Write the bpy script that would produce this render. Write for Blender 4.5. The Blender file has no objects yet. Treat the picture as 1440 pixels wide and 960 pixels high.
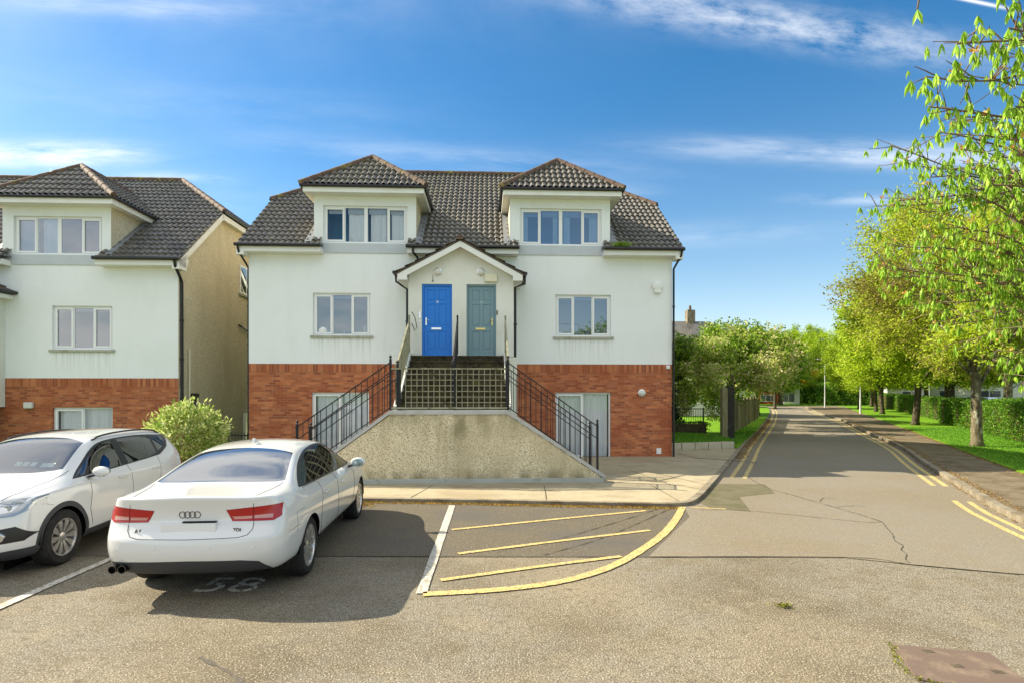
import bpy, bmesh, math, random
import numpy as np
from mathutils import Vector, Matrix
from mathutils.bvhtree import BVHTree
PI = math.pi
R = math.radians
S = bpy.context.scene
COL = S.collection
random.seed(7)
np.random.seed(7)

# ------------------------------------------------------------------ tagging
def tag(o, label=None, cat=None, group=None, kind=None):
    if label: o['label'] = label
    if cat: o['category'] = cat
    if group: o['group'] = group
    if kind: o['kind'] = kind
    return o

def empty(name, loc=(0, 0, 0), rz=0.0, label=None, cat=None, group=None):
    o = bpy.data.objects.new(name, None)
    o.empty_display_size = .2
    COL.objects.link(o)
    o.location = loc
    o.rotation_euler = (0, 0, rz)
    return tag(o, label, cat, group)

# ------------------------------------------------------------------ materials
def _nt(name):
    m = bpy.data.materials.new(name)
    m.use_nodes = True
    nt = m.node_tree
    return m, nt, nt.nodes, nt.links, nt.nodes['Principled BSDF']

def lerp_rgb(nt, fac, a, b):
    n = nt.nodes.new('ShaderNodeMix'); n.data_type = 'RGBA'
    if isinstance(fac, (int, float)): n.inputs[0].default_value = fac
    else: nt.links.new(fac, n.inputs[0])
    for v, i in ((a, 6), (b, 7)):
        if isinstance(v, (tuple, list)): n.inputs[i].default_value = (*v[:3], 1)
        else: nt.links.new(v, n.inputs[i])
    return n.outputs[2]

def mth(nt, op, a, b=0.0, c=0.0, clamp=False):
    n = nt.nodes.new('ShaderNodeMath'); n.operation = op; n.use_clamp = clamp
    for v, i in ((a, 0), (b, 1), (c, 2)):
        if isinstance(v, (int, float)): n.inputs[i].default_value = v
        else: nt.links.new(v, n.inputs[i])
    return n.outputs[0]

def ramp01(nt, val, lo, hi):
    n = nt.nodes.new('ShaderNodeMapRange'); n.clamp = True
    nt.links.new(val, n.inputs[0])
    n.inputs[1].default_value = lo; n.inputs[2].default_value = hi
    return n.outputs[0]

def noise(nt, vec, scale, detail=3.0, rough=.55):
    n = nt.nodes.new('ShaderNodeTexNoise')
    n.inputs['Scale'].default_value = scale
    n.inputs['Detail'].default_value = detail
    n.inputs['Roughness'].default_value = rough
    nt.links.new(vec, n.inputs['Vector'])
    return n.outputs['Fac']

def objvec(nt, scale=None, world=False):
    if world:
        t = nt.nodes.new('ShaderNodeNewGeometry'); v = t.outputs['Position']
    else:
        t = nt.nodes.new('ShaderNodeTexCoord'); v = t.outputs['Object']
    if scale:
        m = nt.nodes.new('ShaderNodeMapping'); m.inputs['Scale'].default_value = scale
        nt.links.new(v, m.inputs['Vector']); v = m.outputs['Vector']
    return v

def mat(name, col, rough=.8, spec=.3, layers=(), bump=(), metal=0.0, coat=0.0, stretch=None, world=False, back=None, streak=None):
    """layers: (noise scale, colour, lo, hi[, detail]) ; bump: (noise scale, strength, distance)"""
    m, nt, N, L, b = _nt(name)
    c = col
    v = objvec(nt, stretch, world)
    for ly in layers:
        f = noise(nt, v, ly[0], ly[4] if len(ly) > 4 else 4.0)
        c = lerp_rgb(nt, ramp01(nt, f, ly[2], ly[3]), c, ly[1])
    if streak:      # rain runs and grime: noise drawn out vertically
        f = noise(nt, objvec(nt, (1.5, 1.5, .30), world), 1.6, 7); g2 = noise(nt, objvec(nt, None, world), .35, 3)
        c = lerp_rgb(nt, mth(nt, 'MULTIPLY', mth(nt, 'MULTIPLY', ramp01(nt, f, streak[1], streak[2]), ramp01(nt, g2, .35, .6)), streak[3]), c, streak[0])
        # runs below the two first-floor sills
        sx = N.new('ShaderNodeSeparateXYZ'); L.new(objvec(nt), sx.inputs[0])
        dx = mth(nt, 'ABSOLUTE', mth(nt, 'SUBTRACT', mth(nt, 'ABSOLUTE', mth(nt, 'SUBTRACT', sx.outputs[0], .095)), 3.745))
        band = mth(nt, 'MULTIPLY', ramp01(nt, dx, 1.02, .90), mth(nt, 'MULTIPLY', ramp01(nt, sx.outputs[2], 2.95, 3.74), mth(nt, 'LESS_THAN', sx.outputs[2], 3.8)))
        f3 = noise(nt, objvec(nt, (7.0, 7.0, .2), world), 1.5, 4)
        c = lerp_rgb(nt, mth(nt, 'MULTIPLY', mth(nt, 'MULTIPLY', band, ramp01(nt, f3, .46, .66)), .55), c, (.44, .45, .37))
    if back is not None:
        g = N.new('ShaderNodeNewGeometry')
        c = lerp_rgb(nt, g.outputs['Backfacing'], c, back)
    if isinstance(c, (tuple, list)): b.inputs['Base Color'].default_value = (*c[:3], 1)
    else: L.new(c, b.inputs['Base Color'])
    b.inputs['Roughness'].default_value = rough
    b.inputs['Specular IOR Level'].default_value = spec
    b.inputs['Metallic'].default_value = metal
    if coat:
        b.inputs['Coat Weight'].default_value = coat
        b.inputs['Coat Roughness'].default_value = .04
    prev = None
    for sc, st, di in bump:
        f = noise(nt, v, sc, 3.0)
        n = N.new('ShaderNodeBump'); n.inputs['Strength'].default_value = st; n.inputs['Distance'].default_value = di
        L.new(f, n.inputs['Height'])
        if prev: L.new(prev, n.inputs['Normal'])
        prev = n.outputs['Normal']
    if prev: L.new(prev, b.inputs['Normal'])
    return m

def brick_mat(name, w, h, offset=.5, c1=(.68, .22, .082), c2=(.30, .062, .024), mortar=(.30, .20, .13)):
    m, nt, N, L, b = _nt(name)
    v = objvec(nt)
    s = N.new('ShaderNodeSeparateXYZ'); L.new(v, s.inputs[0])
    cx = mth(nt, 'ADD', s.outputs[0], s.outputs[1])
    cb = N.new('ShaderNodeCombineXYZ'); L.new(cx, cb.inputs[0]); L.new(s.outputs[2], cb.inputs[1])
    t = N.new('ShaderNodeTexBrick'); L.new(cb.outputs[0], t.inputs['Vector'])
    t.offset = offset
    for k, val in (('Scale', 1.0), ('Brick Width', w), ('Row Height', h), ('Mortar Size', .009), ('Mortar Smooth', .1), ('Bias', .1)):
        t.inputs[k].default_value = val
    t.inputs['Color1'].default_value = (*c1, 1); t.inputs['Color2'].default_value = (*c2, 1)
    t.inputs['Mortar'].default_value = (*mortar, 1)
    f = noise(nt, v, 1.3, 3)
    c = lerp_rgb(nt, ramp01(nt, f, .45, .75), t.outputs['Color'], (.33, .085, .035))
    f2 = noise(nt, v, 60, 3)
    c = lerp_rgb(nt, mth(nt, 'MULTIPLY', ramp01(nt, f2, .45, .75), .35), c, (.50, .24, .11))
    L.new(c, b.inputs['Base Color'])
    b.inputs['Roughness'].default_value = .85; b.inputs['Specular IOR Level'].default_value = .2
    bp = N.new('ShaderNodeBump'); bp.inputs['Strength'].default_value = .6; bp.inputs['Distance'].default_value = .006
    L.new(mth(nt, 'SUBTRACT', mth(nt, 'MULTIPLY', f2, .4), t.outputs['Fac']), bp.inputs['Height']); L.new(bp.outputs[0], b.inputs['Normal'])
    return m

def pebble_mat(name, base, dark, light, stain=None, scale=70, topstain=False):
    m, nt, N, L, b = _nt(name)
    v = objvec(nt)
    t = N.new('ShaderNodeTexVoronoi'); t.inputs['Scale'].default_value = scale; L.new(v, t.inputs['Vector'])
    s = N.new('ShaderNodeSeparateColor'); L.new(t.outputs['Color'], s.inputs[0])
    c = lerp_rgb(nt, ramp01(nt, s.outputs[0], .62, .80), base, light)
    c = lerp_rgb(nt, ramp01(nt, s.outputs[1], .80, .9), c, dark)
    if stain:
        mp = objvec(nt, (1.0, 1.0, .45))
        f = noise(nt, mp, 1.1, 5)
        c = lerp_rgb(nt, mth(nt, 'MULTIPLY', ramp01(nt, f, .46, .66), .85), c, stain)
    if topstain:     # moss and run-off under the coping
        sx = N.new('ShaderNodeSeparateXYZ'); L.new(v, sx.inputs[0])
        f3 = noise(nt, objvec(nt, (2.2, 1, .5)), 1.5, 6)
        edge = ramp01(nt, sx.outputs[2], 1.0, 1.55); mid = mth(nt, 'MULTIPLY', ramp01(nt, mth(nt, 'ABSOLUTE', mth(nt, 'SUBTRACT', sx.outputs[0], -.1)), .8, .05), ramp01(nt, sx.outputs[2], .3, 1.5))
        low = ramp01(nt, sx.outputs[2], .42, .18)
        k = mth(nt, 'MULTIPLY', mth(nt, 'ADD', mth(nt, 'ADD', edge, mid), low, clamp=True), ramp01(nt, f3, .40, .62))
        c = lerp_rgb(nt, mth(nt, 'MULTIPLY', k, .8), c, (.21, .185, .095))
    L.new(c, b.inputs['Base Color'])
    b.inputs['Roughness'].default_value = .9; b.inputs['Specular IOR Level'].default_value = .15
    bp = N.new('ShaderNodeBump'); bp.inputs['Strength'].default_value = .7; bp.inputs['Distance'].default_value = .008
    L.new(t.outputs['Distance'], bp.inputs['Height']); bp.invert = True; L.new(bp.outputs[0], b.inputs['Normal'])
    return m

def glass_mat(name, tint, refl=.35, rough=.01):
    """window glass: fresnel gloss over a tinted see-through layer"""
    m = bpy.data.materials.new(name); m.use_nodes = True
    nt = m.node_tree; N = nt.nodes; L = nt.links; N.clear()
    o = N.new('ShaderNodeOutputMaterial')
    g = N.new('ShaderNodeBsdfGlossy'); g.inputs['Roughness'].default_value = rough
    g.inputs['Color'].default_value = (.95, .97, 1, 1)
    t = N.new('ShaderNodeBsdfTransparent'); t.inputs['Color'].default_value = (*tint, 1)
    f = N.new('ShaderNodeFresnel'); f.inputs['IOR'].default_value = 1.55
    mx = N.new('ShaderNodeMixShader')
    L.new(mth(nt, 'ADD', f.outputs[0], refl, clamp=True), mx.inputs[0])
    L.new(t.outputs[0], mx.inputs[1]); L.new(g.outputs[0], mx.inputs[2]); L.new(mx.outputs[0], o.inputs[0])
    # gentle waviness of real panes
    v = objvec(nt); fn = noise(nt, v, 1.6, 1)
    bp = N.new('ShaderNodeBump'); bp.inputs['Strength'].default_value = .05; bp.inputs['Distance'].default_value = .03
    L.new(fn, bp.inputs['Height']); L.new(bp.outputs[0], g.inputs['Normal'])
    return m

def leaf_mat(name, cols, trans=.45, rough=.5):
    """cols: three leaf colours picked per leaf through the face attribute 'var'"""
    m = bpy.data.materials.new(name); m.use_nodes = True
    nt = m.node_tree; N = nt.nodes; L = nt.links; b = N['Principled BSDF']; o = N['Material Output']
    a = N.new('ShaderNodeAttribute'); a.attribute_name = 'var'
    r = N.new('ShaderNodeValToRGB'); L.new(a.outputs['Fac'], r.inputs[0])
    e = r.color_ramp.elements
    e[0].position = 0; e[0].color = (*cols[0], 1); e[1].position = 1; e[1].color = (*cols[-1], 1)
    for i, c in enumerate(cols[1:-1]):
        k = e.new((i + 1) / (len(cols) - 1)); k.color = (*c, 1)
    L.new(r.outputs[0], b.inputs['Base Color'])
    b.inputs['Roughness'].default_value = rough; b.inputs['Specular IOR Level'].default_value = .25
    t = N.new('ShaderNodeBsdfTranslucent'); L.new(r.outputs[0], t.inputs[0])
    mx = N.new('ShaderNodeMixShader'); mx.inputs[0].default_value = trans
    L.new(b.outputs[0], mx.inputs[1]); L.new(t.outputs[0], mx.inputs[2]); L.new(mx.outputs[0], o.inputs[0])
    return m

# ------------------------------------------------------------------ mesh builder
class MB:
    def __init__(s): s.v = []; s.f = []
    def add(s, vs, fs):
        k = len(s.v); s.v += [tuple(p) for p in vs]; s.f += [tuple(i + k for i in f) for f in fs]; return s
    def quad(s, a, b, c, d): return s.add([a, b, c, d], [(0, 1, 2, 3)])
    def poly(s, pts): return s.add(pts, [tuple(range(len(pts)))])
    def box(s, x0, x1, y0, y1, z0, z1):
        return s.add([(x0, y0, z0), (x1, y0, z0), (x1, y1, z0), (x0, y1, z0), (x0, y0, z1), (x1, y0, z1), (x1, y1, z1), (x0, y1, z1)],
                     [(0, 3, 2, 1), (4, 5, 6, 7), (0, 1, 5, 4), (1, 2, 6, 5), (2, 3, 7, 6), (3, 0, 4, 7)])
    def prism(s, pts, d):
        """closed prism: polygon pts (3d) extruded by vector d"""
        n = len(pts); q = [tuple(Vector(p) + Vector(d)) for p in pts]
        return s.add(list(pts) + q, [tuple(range(n))[::-1], tuple(range(n, 2 * n))] + [(i, (i + 1) % n, n + (i + 1) % n, n + i) for i in range(n)])
    def bar(s, a, b, w, h=None, up=(0, 0, 1)):
        """rectangular bar from a to b"""
        h = h or w; a = Vector(a); b = Vector(b); d = (b - a).normalized(); up = Vector(up)
        if abs(d.dot(up)) > .98: up = Vector((0, 1, 0))
        x = d.cross(up).normalized() * w / 2; y = x.cross(d).normalized() * h / 2
        vs = [a - x - y, a + x - y, a + x + y, a - x + y, b - x - y, b + x - y, b + x + y, b - x + y]
        return s.add(vs, [(0, 1, 2, 3), (7, 6, 5, 4), (0, 4, 5, 1), (1, 5, 6, 2), (2, 6, 7, 3), (3, 7, 4, 0)])
    def tube(s, pts, r, n=8, cap=True):
        pts = [Vector(p) for p in pts]; m = len(pts)
        if m < 2: return s
        rs = r if isinstance(r, (list, tuple)) else [r] * m
        k = len(s.v); prev = None
        for i, p in enumerate(pts):
            d = (pts[min(i + 1, m - 1)] - pts[max(i - 1, 0)])
            if d.length < 1e-9: d = Vector((0, 0, 1))
            d.normalize()
            if prev is None:
                u = d.orthogonal().normalized()
            else:
                u = prev - d * prev.dot(d)
                u = u.normalized() if u.length > 1e-6 else d.orthogonal().normalized()
            prev = u; w = d.cross(u)
            for j in range(n):
                a = 2 * PI * j / n
                s.v.append(tuple(p + (u * math.cos(a) + w * math.sin(a)) * rs[i]))
        for i in range(m - 1):
            for j in range(n):
                j2 = (j + 1) % n
                s.f.append((k + i * n + j, k + i * n + j2, k + (i + 1) * n + j2, k + (i + 1) * n + j))
        if cap:
            s.f.append(tuple(k + j for j in range(n))[::-1]); s.f.append(tuple(k + (m - 1) * n + j for j in range(n)))
        return s
    def lathe(s, prof, axis='z', c=(0, 0, 0), n=20, closed=False):
        """prof: (radius, height) list turned about the axis through c"""
        k = len(s.v); m = len(prof)
        for r, h in prof:
            for j in range(n):
                a = 2 * PI * j / n; x = r * math.cos(a); y = r * math.sin(a)
                p = (x, y, h) if axis == 'z' else ((h, x, y) if axis == 'x' else (y, h, x))
                s.v.append((p[0] + c[0], p[1] + c[1], p[2] + c[2]))
        for i in range(m - 1 + (1 if closed else 0)):
            i2 = (i + 1) % m
            for j in range(n):
                j2 = (j + 1) % n
                s.f.append((k + i * n + j, k + i * n + j2, k + i2 * n + j2, k + i2 * n + j))
        if not closed:
            if prof[0][0] > 1e-5: s.f.append(tuple(k + j for j in range(n))[::-1])
            if prof[-1][0] > 1e-5: s.f.append(tuple(k + (m - 1) * n + j for j in range(n)))
        return s
    def xform(s, M, i0=0):
        s.v[i0:] = [tuple(M @ Vector(p)) for p in s.v[i0:]]; return s
    def build(s, name, m, parent=None, smooth=False, bevel=0.0, label=None):
        me = bpy.data.meshes.new(name); me.from_pydata(s.v, [], s.f); me.update()
        o = bpy.data.objects.new(name, me); COL.objects.link(o)
        if m: me.materials.append(m)
        if smooth:
            for p in me.polygons: p.use_smooth = True
            if smooth == 'auto': sharpen(me)
        if bevel:
            b = o.modifiers.new('bevel', 'BEVEL'); b.width = bevel; b.segments = 2; b.limit_method = 'ANGLE'; b.angle_limit = R(40)
        if parent: o.parent = parent
        if label: o['label'] = label
        return o

def sharpen(me, ang=38):
    bm = bmesh.new(); bm.from_mesh(me)
    for e in bm.edges:
        if len(e.link_faces) == 2 and e.calc_face_angle(0) > R(ang): e.smooth = False
    bm.to_mesh(me); bm.free()

def from_bm(bm, name, m, parent=None, smooth=True):
    me = bpy.data.meshes.new(name); bm.to_mesh(me)
    o = bpy.data.objects.new(name, me); COL.objects.link(o)
    if m: me.materials.append(m)
    for p in me.polygons: p.use_smooth = smooth
    if parent: o.parent = parent
    return o

def text_obj(txt, size, m, name, parent, M, depth=.002, bold=False):
    c = bpy.data.curves.new('t', 'FONT'); c.body = txt; c.size = size; c.extrude = depth; c.align_x = 'CENTER'; c.align_y = 'CENTER'
    if bold: c.offset = size * .018
    t = bpy.data.objects.new('t', c); COL.objects.link(t)
    dg = bpy.context.evaluated_depsgraph_get(); dg.update()
    me = bpy.data.meshes.new_from_object(t.evaluated_get(dg))
    bpy.data.objects.remove(t); bpy.data.curves.remove(c)
    me.transform(M); me.materials.clear(); me.materials.append(m)
    o = bpy.data.objects.new(name, me); COL.objects.link(o)
    if parent: o.parent = parent
    return o

def copy_tree(o, parent=None):
    c = o.copy(); COL.objects.link(c); c.parent = parent
    for ch in [x for x in bpy.data.objects if x.parent == o]: copy_tree(ch, c)
    return c

# camera geometry of the photograph (for measuring): 20 mm lens, 2.13 m above the asphalt, looking along +Y
FPX, CH, YH = 800.0, 2.13, 549.0
def G(px, py, z=0.0):
    d = FPX * (CH - z) / (py - YH); return ((px - 720) / FPX * d, d)
def W(px, py, Y):
    return ((px - 720) / FPX * Y, Y, CH + (YH - py) / FPX * Y)

# ------------------------------------------------------------------ shared materials
M = {}
M['asphalt'] = mat('coarse_asphalt', (.222, .195, .145), .9, .2,
    [(.55, (.145, .118, .074), .46, .62), (2.6, (.165, .133, .082), .5, .68), (.23, (.29, .235, .15), .48, .66), (1.3, (.27, .23, .16), .55, .7), (60, (.46, .41, .31), .56, .64, 2), (75, (.055, .046, .03), .55, .64, 2), (14, (.15, .125, .085), .52, .7, 4)],
    [(60, .9, .02), (6, .2, .02)])
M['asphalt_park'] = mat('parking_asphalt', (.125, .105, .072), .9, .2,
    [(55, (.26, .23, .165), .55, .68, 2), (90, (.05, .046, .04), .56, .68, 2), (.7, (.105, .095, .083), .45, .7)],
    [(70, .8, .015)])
M['asphalt_road'] = mat('road_asphalt', (.205, .18, .138), .85, .25,
    [(.4, (.19, .155, .10), .45, .7), (2.5, (.205, .17, .112), .5, .75), (80, (.36, .31, .22), .57, .68, 2), (90, (.11, .09, .058), .57, .68, 2)],
    [(110, .6, .008)])
M['asphalt_patch'] = mat('patched_asphalt', (.135, .118, .07), .9, .2, [(90, (.20, .18, .12), .5, .7, 2), (3, (.10, .09, .045), .4, .7)], [(90, .6, .01)])
M['seam'] = mat('old_tar', (.055, .05, .035), .9, .2, [(9, (.12, .11, .06), .5, .7)])
M['white_line'] = mat('worn_white_paint', (.54, .51, .43), .7, .3, [(45, (.22, .19, .14), .50, .57), (7, (.30, .265, .20), .56, .66), (6, (.50, .47, .41), .45, .7)], [(60, .5, .01)])
M['yellow_line'] = mat('yellow_road_paint', (.60, .44, .15), .7, .3, [(5, (.64, .50, .21), .45, .7), (45, (.26, .21, .12), .50, .57), (8, (.36, .28, .13), .56, .66)], [(60, .5, .01)])
M['concrete'] = mat('path_concrete', (.37, .315, .205), .9, .2, [(2.0, (.27, .22, .14), .45, .75), (28, (.44, .38, .26), .5, .75), (.6, (.30, .24, .145), .5, .7)], [(60, .35, .006)])
M['kerb'] = mat('kerb_concrete', (.26, .225, .16), .9, .2, [(3, (.14, .11, .07), .42, .68), (40, (.34, .30, .22), .55, .75)], [(60, .5, .008)])
M['rpath'] = mat('worn_tarmac_path', (.15, .118, .072), .9, .2, [(60, (.26, .22, .15), .52, .7, 2), (1.2, (.10, .07, .035), .46, .68), (5, (.21, .17, .11), .5, .75)], [(60, .6, .01)])
M['soil'] = mat('soil', (.10, .065, .035), .95, .1, [(9, (.05, .035, .02), .4, .7)], [(30, .8, .03)])
M['grass'] = mat('mown_grass', (.12, .26, .008), .9, .15, [(1.1, (.18, .34, .012), .45, .7), (14, (.055, .14, .012), .5, .72), (60, (.20, .36, .05), .55, .75)], [(40, .9, .03)], world=True)
M['render'] = mat('painted_render', (.81, .835, .82), .85, .2, [(.5, (.76, .785, .755), .45, .75), (3.2, (.83, .85, .83), .55, .8)], [(45, .12, .004)], streak=((.58, .60, .55), .50, .75, .26))
M['render_porch'] = mat('porch_render', (.76, .76, .68), .85, .2, [(.8, (.64, .625, .55), .45, .75)], [(45, .12, .004)])
M['brick'] = brick_mat('orange_brick', .225, .075)
M['soldier'] = brick_mat('soldier_brick', .078, .9, 0.0, (.66, .22, .085), (.26, .055, .02))
M['pebble'] = pebble_mat('gable_pebbledash', (.64, .57, .41), (.36, .30, .19), (.76, .69, .52), (.54, .47, .32), 60)
M['stairwall'] = pebble_mat('stair_pebbledash', (.68, .60, .40), (.20, .15, .08), (.82, .75, .55), (.46, .39, .24), 85, True)
M['tile'] = mat('concrete_roof_tile', (.108, .098, .082), .42, .6, [(1.4, (.07, .063, .052), .42, .65), (9, (.27, .25, .20), .54, .72), (.45, (.16, .145, .095), .5, .75), (26, (.04, .036, .03), .56, .68)], [(60, .3, .004)])
M['tile_porch'] = mat('mossy_roof_tile', (.10, .075, .05), .7, .4, [(5, (.045, .04, .028), .42, .65), (14, (.17, .13, .06), .55, .75)], [(60, .4, .004)])
M['ridge'] = mat('brown_ridge_tile', (.13, .082, .058), .75, .3, [(2.2, (.22, .17, .045), .54, .66), (10, (.07, .048, .035), .5, .7), (4, (.28, .25, .06), .62, .74)], [(60, .3, .004)])
M['upvc'] = mat('white_upvc', (.80, .81, .80), .35, .45)
M['fascia'] = mat('white_fascia', (.78, .78, .73), .45, .4, [(1.5, (.70, .69, .60), .5, .8)])
M['gutter'] = mat('black_gutter', (.012, .012, .013), .35, .5)
M['sill'] = mat('stone_sill', (.40, .40, .32), .85, .2, [(4, (.26, .25, .15), .5, .72)], [(40, .3, .004)])
M['lead'] = mat('lead_flashing', (.22, .235, .25), .55, .5, [(3, (.14, .15, .155), .45, .7)])
M['band'] = mat('grey_blue_panel', (.52, .56, .58), .7, .3, [(1.5, (.46, .50, .52), .45, .7)])
M['iron'] = mat('painted_iron', (.016, .017, .018), .6, .3, [(6, (.045, .042, .035), .55, .75)])
M['iron_moss'] = mat('weathered_iron', (.30, .29, .19), .7, .3, [(5, (.10, .11, .045), .5, .7), (22, (.30, .28, .20), .58, .75)])
M['moss_step'] = mat('mossy_concrete_step', (.085, .07, .042), .95, .1, [(6, (.035, .03, .018), .4, .62), (3, (.13, .12, .04), .58, .75), (20, (.15, .12, .075), .6, .8)], [(30, .6, .01)])
M['coping'] = mat('grey_coping', (.45, .46, .44), .85, .2, [(3, (.34, .34, .30), .45, .75)], [(40, .3, .004)])
M['plinth'] = mat('painted_plinth', (.42, .44, .40), .9, .2, [(5, (.22, .21, .15), .55, .72), (1, (.36, .37, .32), .4, .7)], [(20, .4, .01)])
M['blue_door'] = mat('blue_door_paint', (.002, .18, .66), .35, .5)
M['grey_door'] = mat('grey_green_door_paint', (.17, .275, .31), .4, .5)
M['chrome'] = mat('chrome', (.75, .75, .74), .18, .5, metal=1.0)
M['brass'] = mat('brass', (.72, .56, .22), .3, .5, metal=1.0)
M['lamp_glass'] = mat('opal_lamp_cover', (.66, .66, .60), .25, .5)
M['plastic_cream'] = mat('cream_plastic', (.72, .68, .50), .5, .4)
M['plastic_white'] = mat('white_plastic', (.80, .80, .78), .4, .4)
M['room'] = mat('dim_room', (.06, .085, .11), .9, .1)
M['room_sky_reflection'] = mat('painted_sky_reflection', (.02, .26, .50), .9, .1)  # blue of the reflected sky painted into the room behind the panes
M['curtain'] = mat('pale_curtain', (.94, .95, .96), .9, .1)
M['blind'] = mat('grey_blind', (.50, .55, .60), .8, .2)
M['glass'] = glass_mat('window_glass', (.97, .99, 1.0), .03)
M['glass_sky'] = glass_mat('reflective_window_glass', (.55, .68, .78), .22)
M['bark'] = mat('lichen_bark', (.17, .14, .09), .95, .1, [(7, (.40, .39, .28), .54, .62), (5, (.07, .055, .035), .5, .66), (22, (.13, .12, .05), .55, .7)], [(16, .9, .03), (50, .5, .01)], stretch=(1, 1, .45))
M['bark_dark'] = mat('dark_bark', (.085, .068, .045), .95, .1, [(9, (.17, .155, .11), .54, .68), (20, (.04, .03, .02), .5, .7)], [(16, .9, .03)], stretch=(1, 1, .4))
M['twig'] = mat('twig_bark', (.40, .32, .18), .9, .1, [(6, (.22, .15, .07), .45, .7)])
# ================================================================== HOUSES
AH = R(2.6)          # both houses stand a little skewed to the camera
OXH, OYH = -1.6, 17.7
def HW(lx, ly, z):   # house-local point -> world
    return (OXH + lx * math.cos(AH) - ly * math.sin(AH), OYH + lx * math.sin(AH) + ly * math.cos(AH), z)

def wall_with_openings(mb, x0, x1, z0, z1, y, openings, depth=.13):
    xs = sorted({x0, x1, *[v for o in openings for v in (o[0], o[1])]}); zs = sorted({z0, z1, *[v for o in openings for v in (o[2], o[3])]})
    xs = [v for v in xs if x0 <= v <= x1]; zs = [v for v in zs if z0 <= v <= z1]
    inside = lambda x, z: any(o[0] < x < o[1] and o[2] < z < o[3] for o in openings)
    for i in range(len(xs) - 1):
        for j in range(len(zs) - 1):
            if not inside((xs[i] + xs[i + 1]) / 2, (zs[j] + zs[j + 1]) / 2):
                mb.quad((xs[i], y, zs[j]), (xs[i + 1], y, zs[j]), (xs[i + 1], y, zs[j + 1]), (xs[i], y, zs[j + 1]))
    for a, b, c, d in openings:
        mb.quad((a, y, c), (a, y, d), (a, y + depth, d), (a, y + depth, c))
        mb.quad((b, y, d), (b, y, c), (b, y + depth, c), (b, y + depth, d))
        mb.quad((a, y, d), (b, y, d), (b, y + depth, d), (a, y + depth, d))
        if c > z0 + 1e-6: mb.quad((b, y, c), (a, y, c), (a, y + depth, c), (b, y + depth, c))

def tile_h(u):
    t = (u / .18) % 1.0
    return .025 * math.sin(2 * PI * t) + .007 * math.sin(4 * PI * t + .7)

def tile_plane(poly, gauge=.33, per=7, holes=()):
    """roof tiles as real corrugated, stepped courses clipped to the planar polygon poly (first edge = eave, horizontal)"""
    P = [Vector(p) for p in poly]
    u = (P[1] - P[0]).normalized(); n = None
    for q in P[2:]:
        n = u.cross(q - P[0])
        if n.length > .1: break
    n.normalize()
    if n.z < 0: n = -n
    v = n.cross(u); 
    if v.z < 0: v = -v
    us = [p.dot(u) for p in P]; vs = [(p - P[0]).dot(v) for p in P]
    du = .18 / per
    i0 = math.floor(min(us) / du); i1 = math.ceil(max(us) / du)
    rows = math.ceil(max(vs) / gauge)
    verts = []; faces = []; nc = i1 - i0 + 1
    rnd = random.Random(3)
    org = P[0] - u * P[0].dot(u)
    for r_ in range(rows):
        jit = [rnd.uniform(-.003, .003) for _ in range(nc // per + 2)]
        for fr in (0.0, 1.0):
            vv = (r_ + fr) * gauge
            for i in range(nc):
                uu = (i0 + i) * du
                h = tile_h(uu) + .042 * (1 - fr) + jit[i // per]
                verts.append(org + u * uu + v * vv + n * h)
    for k in range(rows * 2 - 1):
        for i in range(nc - 1):
            a = k * nc + i; faces.append((a, a + 1, a + nc + 1, a + nc))
    bm = bmesh.new()
    bv = [bm.verts.new(p) for p in verts]
    for f in faces: bm.faces.new([bv[i] for i in f])
    c = sum(P, Vector()) / len(P)
    for i in range(len(P)):
        a, b = P[i], P[(i + 1) % len(P)]
        nn = (b - a).cross(n).normalized()
        if (c - a).dot(nn) > 0: nn = -nn
        bmesh.ops.bisect_plane(bm, geom=bm.verts[:] + bm.edges[:] + bm.faces[:], plane_co=a, plane_no=nn, clear_outer=True)
    for hx0, hx1, hy0, hy1 in holes:
        for co, no in (((hx0, 0, 0), (1, 0, 0)), ((hx1, 0, 0), (1, 0, 0)), ((0, hy0, 0), (0, 1, 0)), ((0, hy1, 0), (0, 1, 0))):
            bmesh.ops.bisect_plane(bm, geom=bm.verts[:] + bm.edges[:] + bm.faces[:], plane_co=co, plane_no=no)
        dead = [f for f in bm.faces if hx0 < f.calc_center_median().x < hx1 and hy0 < f.calc_center_median().y < hy1]
        bmesh.ops.delete(bm, geom=dead, context='FACES')
    bm.normal_update()
    for f in bm.faces:
        if f.normal.dot(n) < 0: f.normal_flip()
    return bm

def merge_bm(bms):
    out = bmesh.new()
    for b in bms:
        me = bpy.data.meshes.new('t'); b.to_mesh(me); b.free(); out.from_mesh(me); bpy.data.meshes.remove(me)
    return out

def ridge_run(mb, a, b, r=.085, ln=.42):
    a = Vector(a); b = Vector(b); L = (b - a).length; n = max(1, round(L / ln)); d = (b - a) / n
    dn = d.normalized(); side = dn.cross(Vector((0, 0, 1))).normalized(); up = side.cross(dn)
    for i in range(n):
        p0 = a + d * i - dn * .02; p1 = a + d * (i + 1)
        r0, r1 = r * 1.06, r * .95
        rows = []
        for p, rr in ((p0, r0), (p1, r1)):
            rows.append([p + side * math.cos(t) * rr + up * (math.sin(t) * rr - .01) for t in [PI * k / 6 for k in range(7)]])
            rows[-1] = [rows[-1][0] - up * .05] + rows[-1] + [rows[-1][-1] - up * .05]
        k = len(mb.v); m = len(rows[0]); mb.v += [tuple(p) for rw in rows for p in rw]
        for j in range(m - 1): mb.f.append((k + j, k + j + 1, k + m + j + 1, k + m + j))
        mb.f.append(tuple(k + j for j in range(m))[::-1]); mb.f.append(tuple(k + m + j for j in range(m)))

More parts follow.
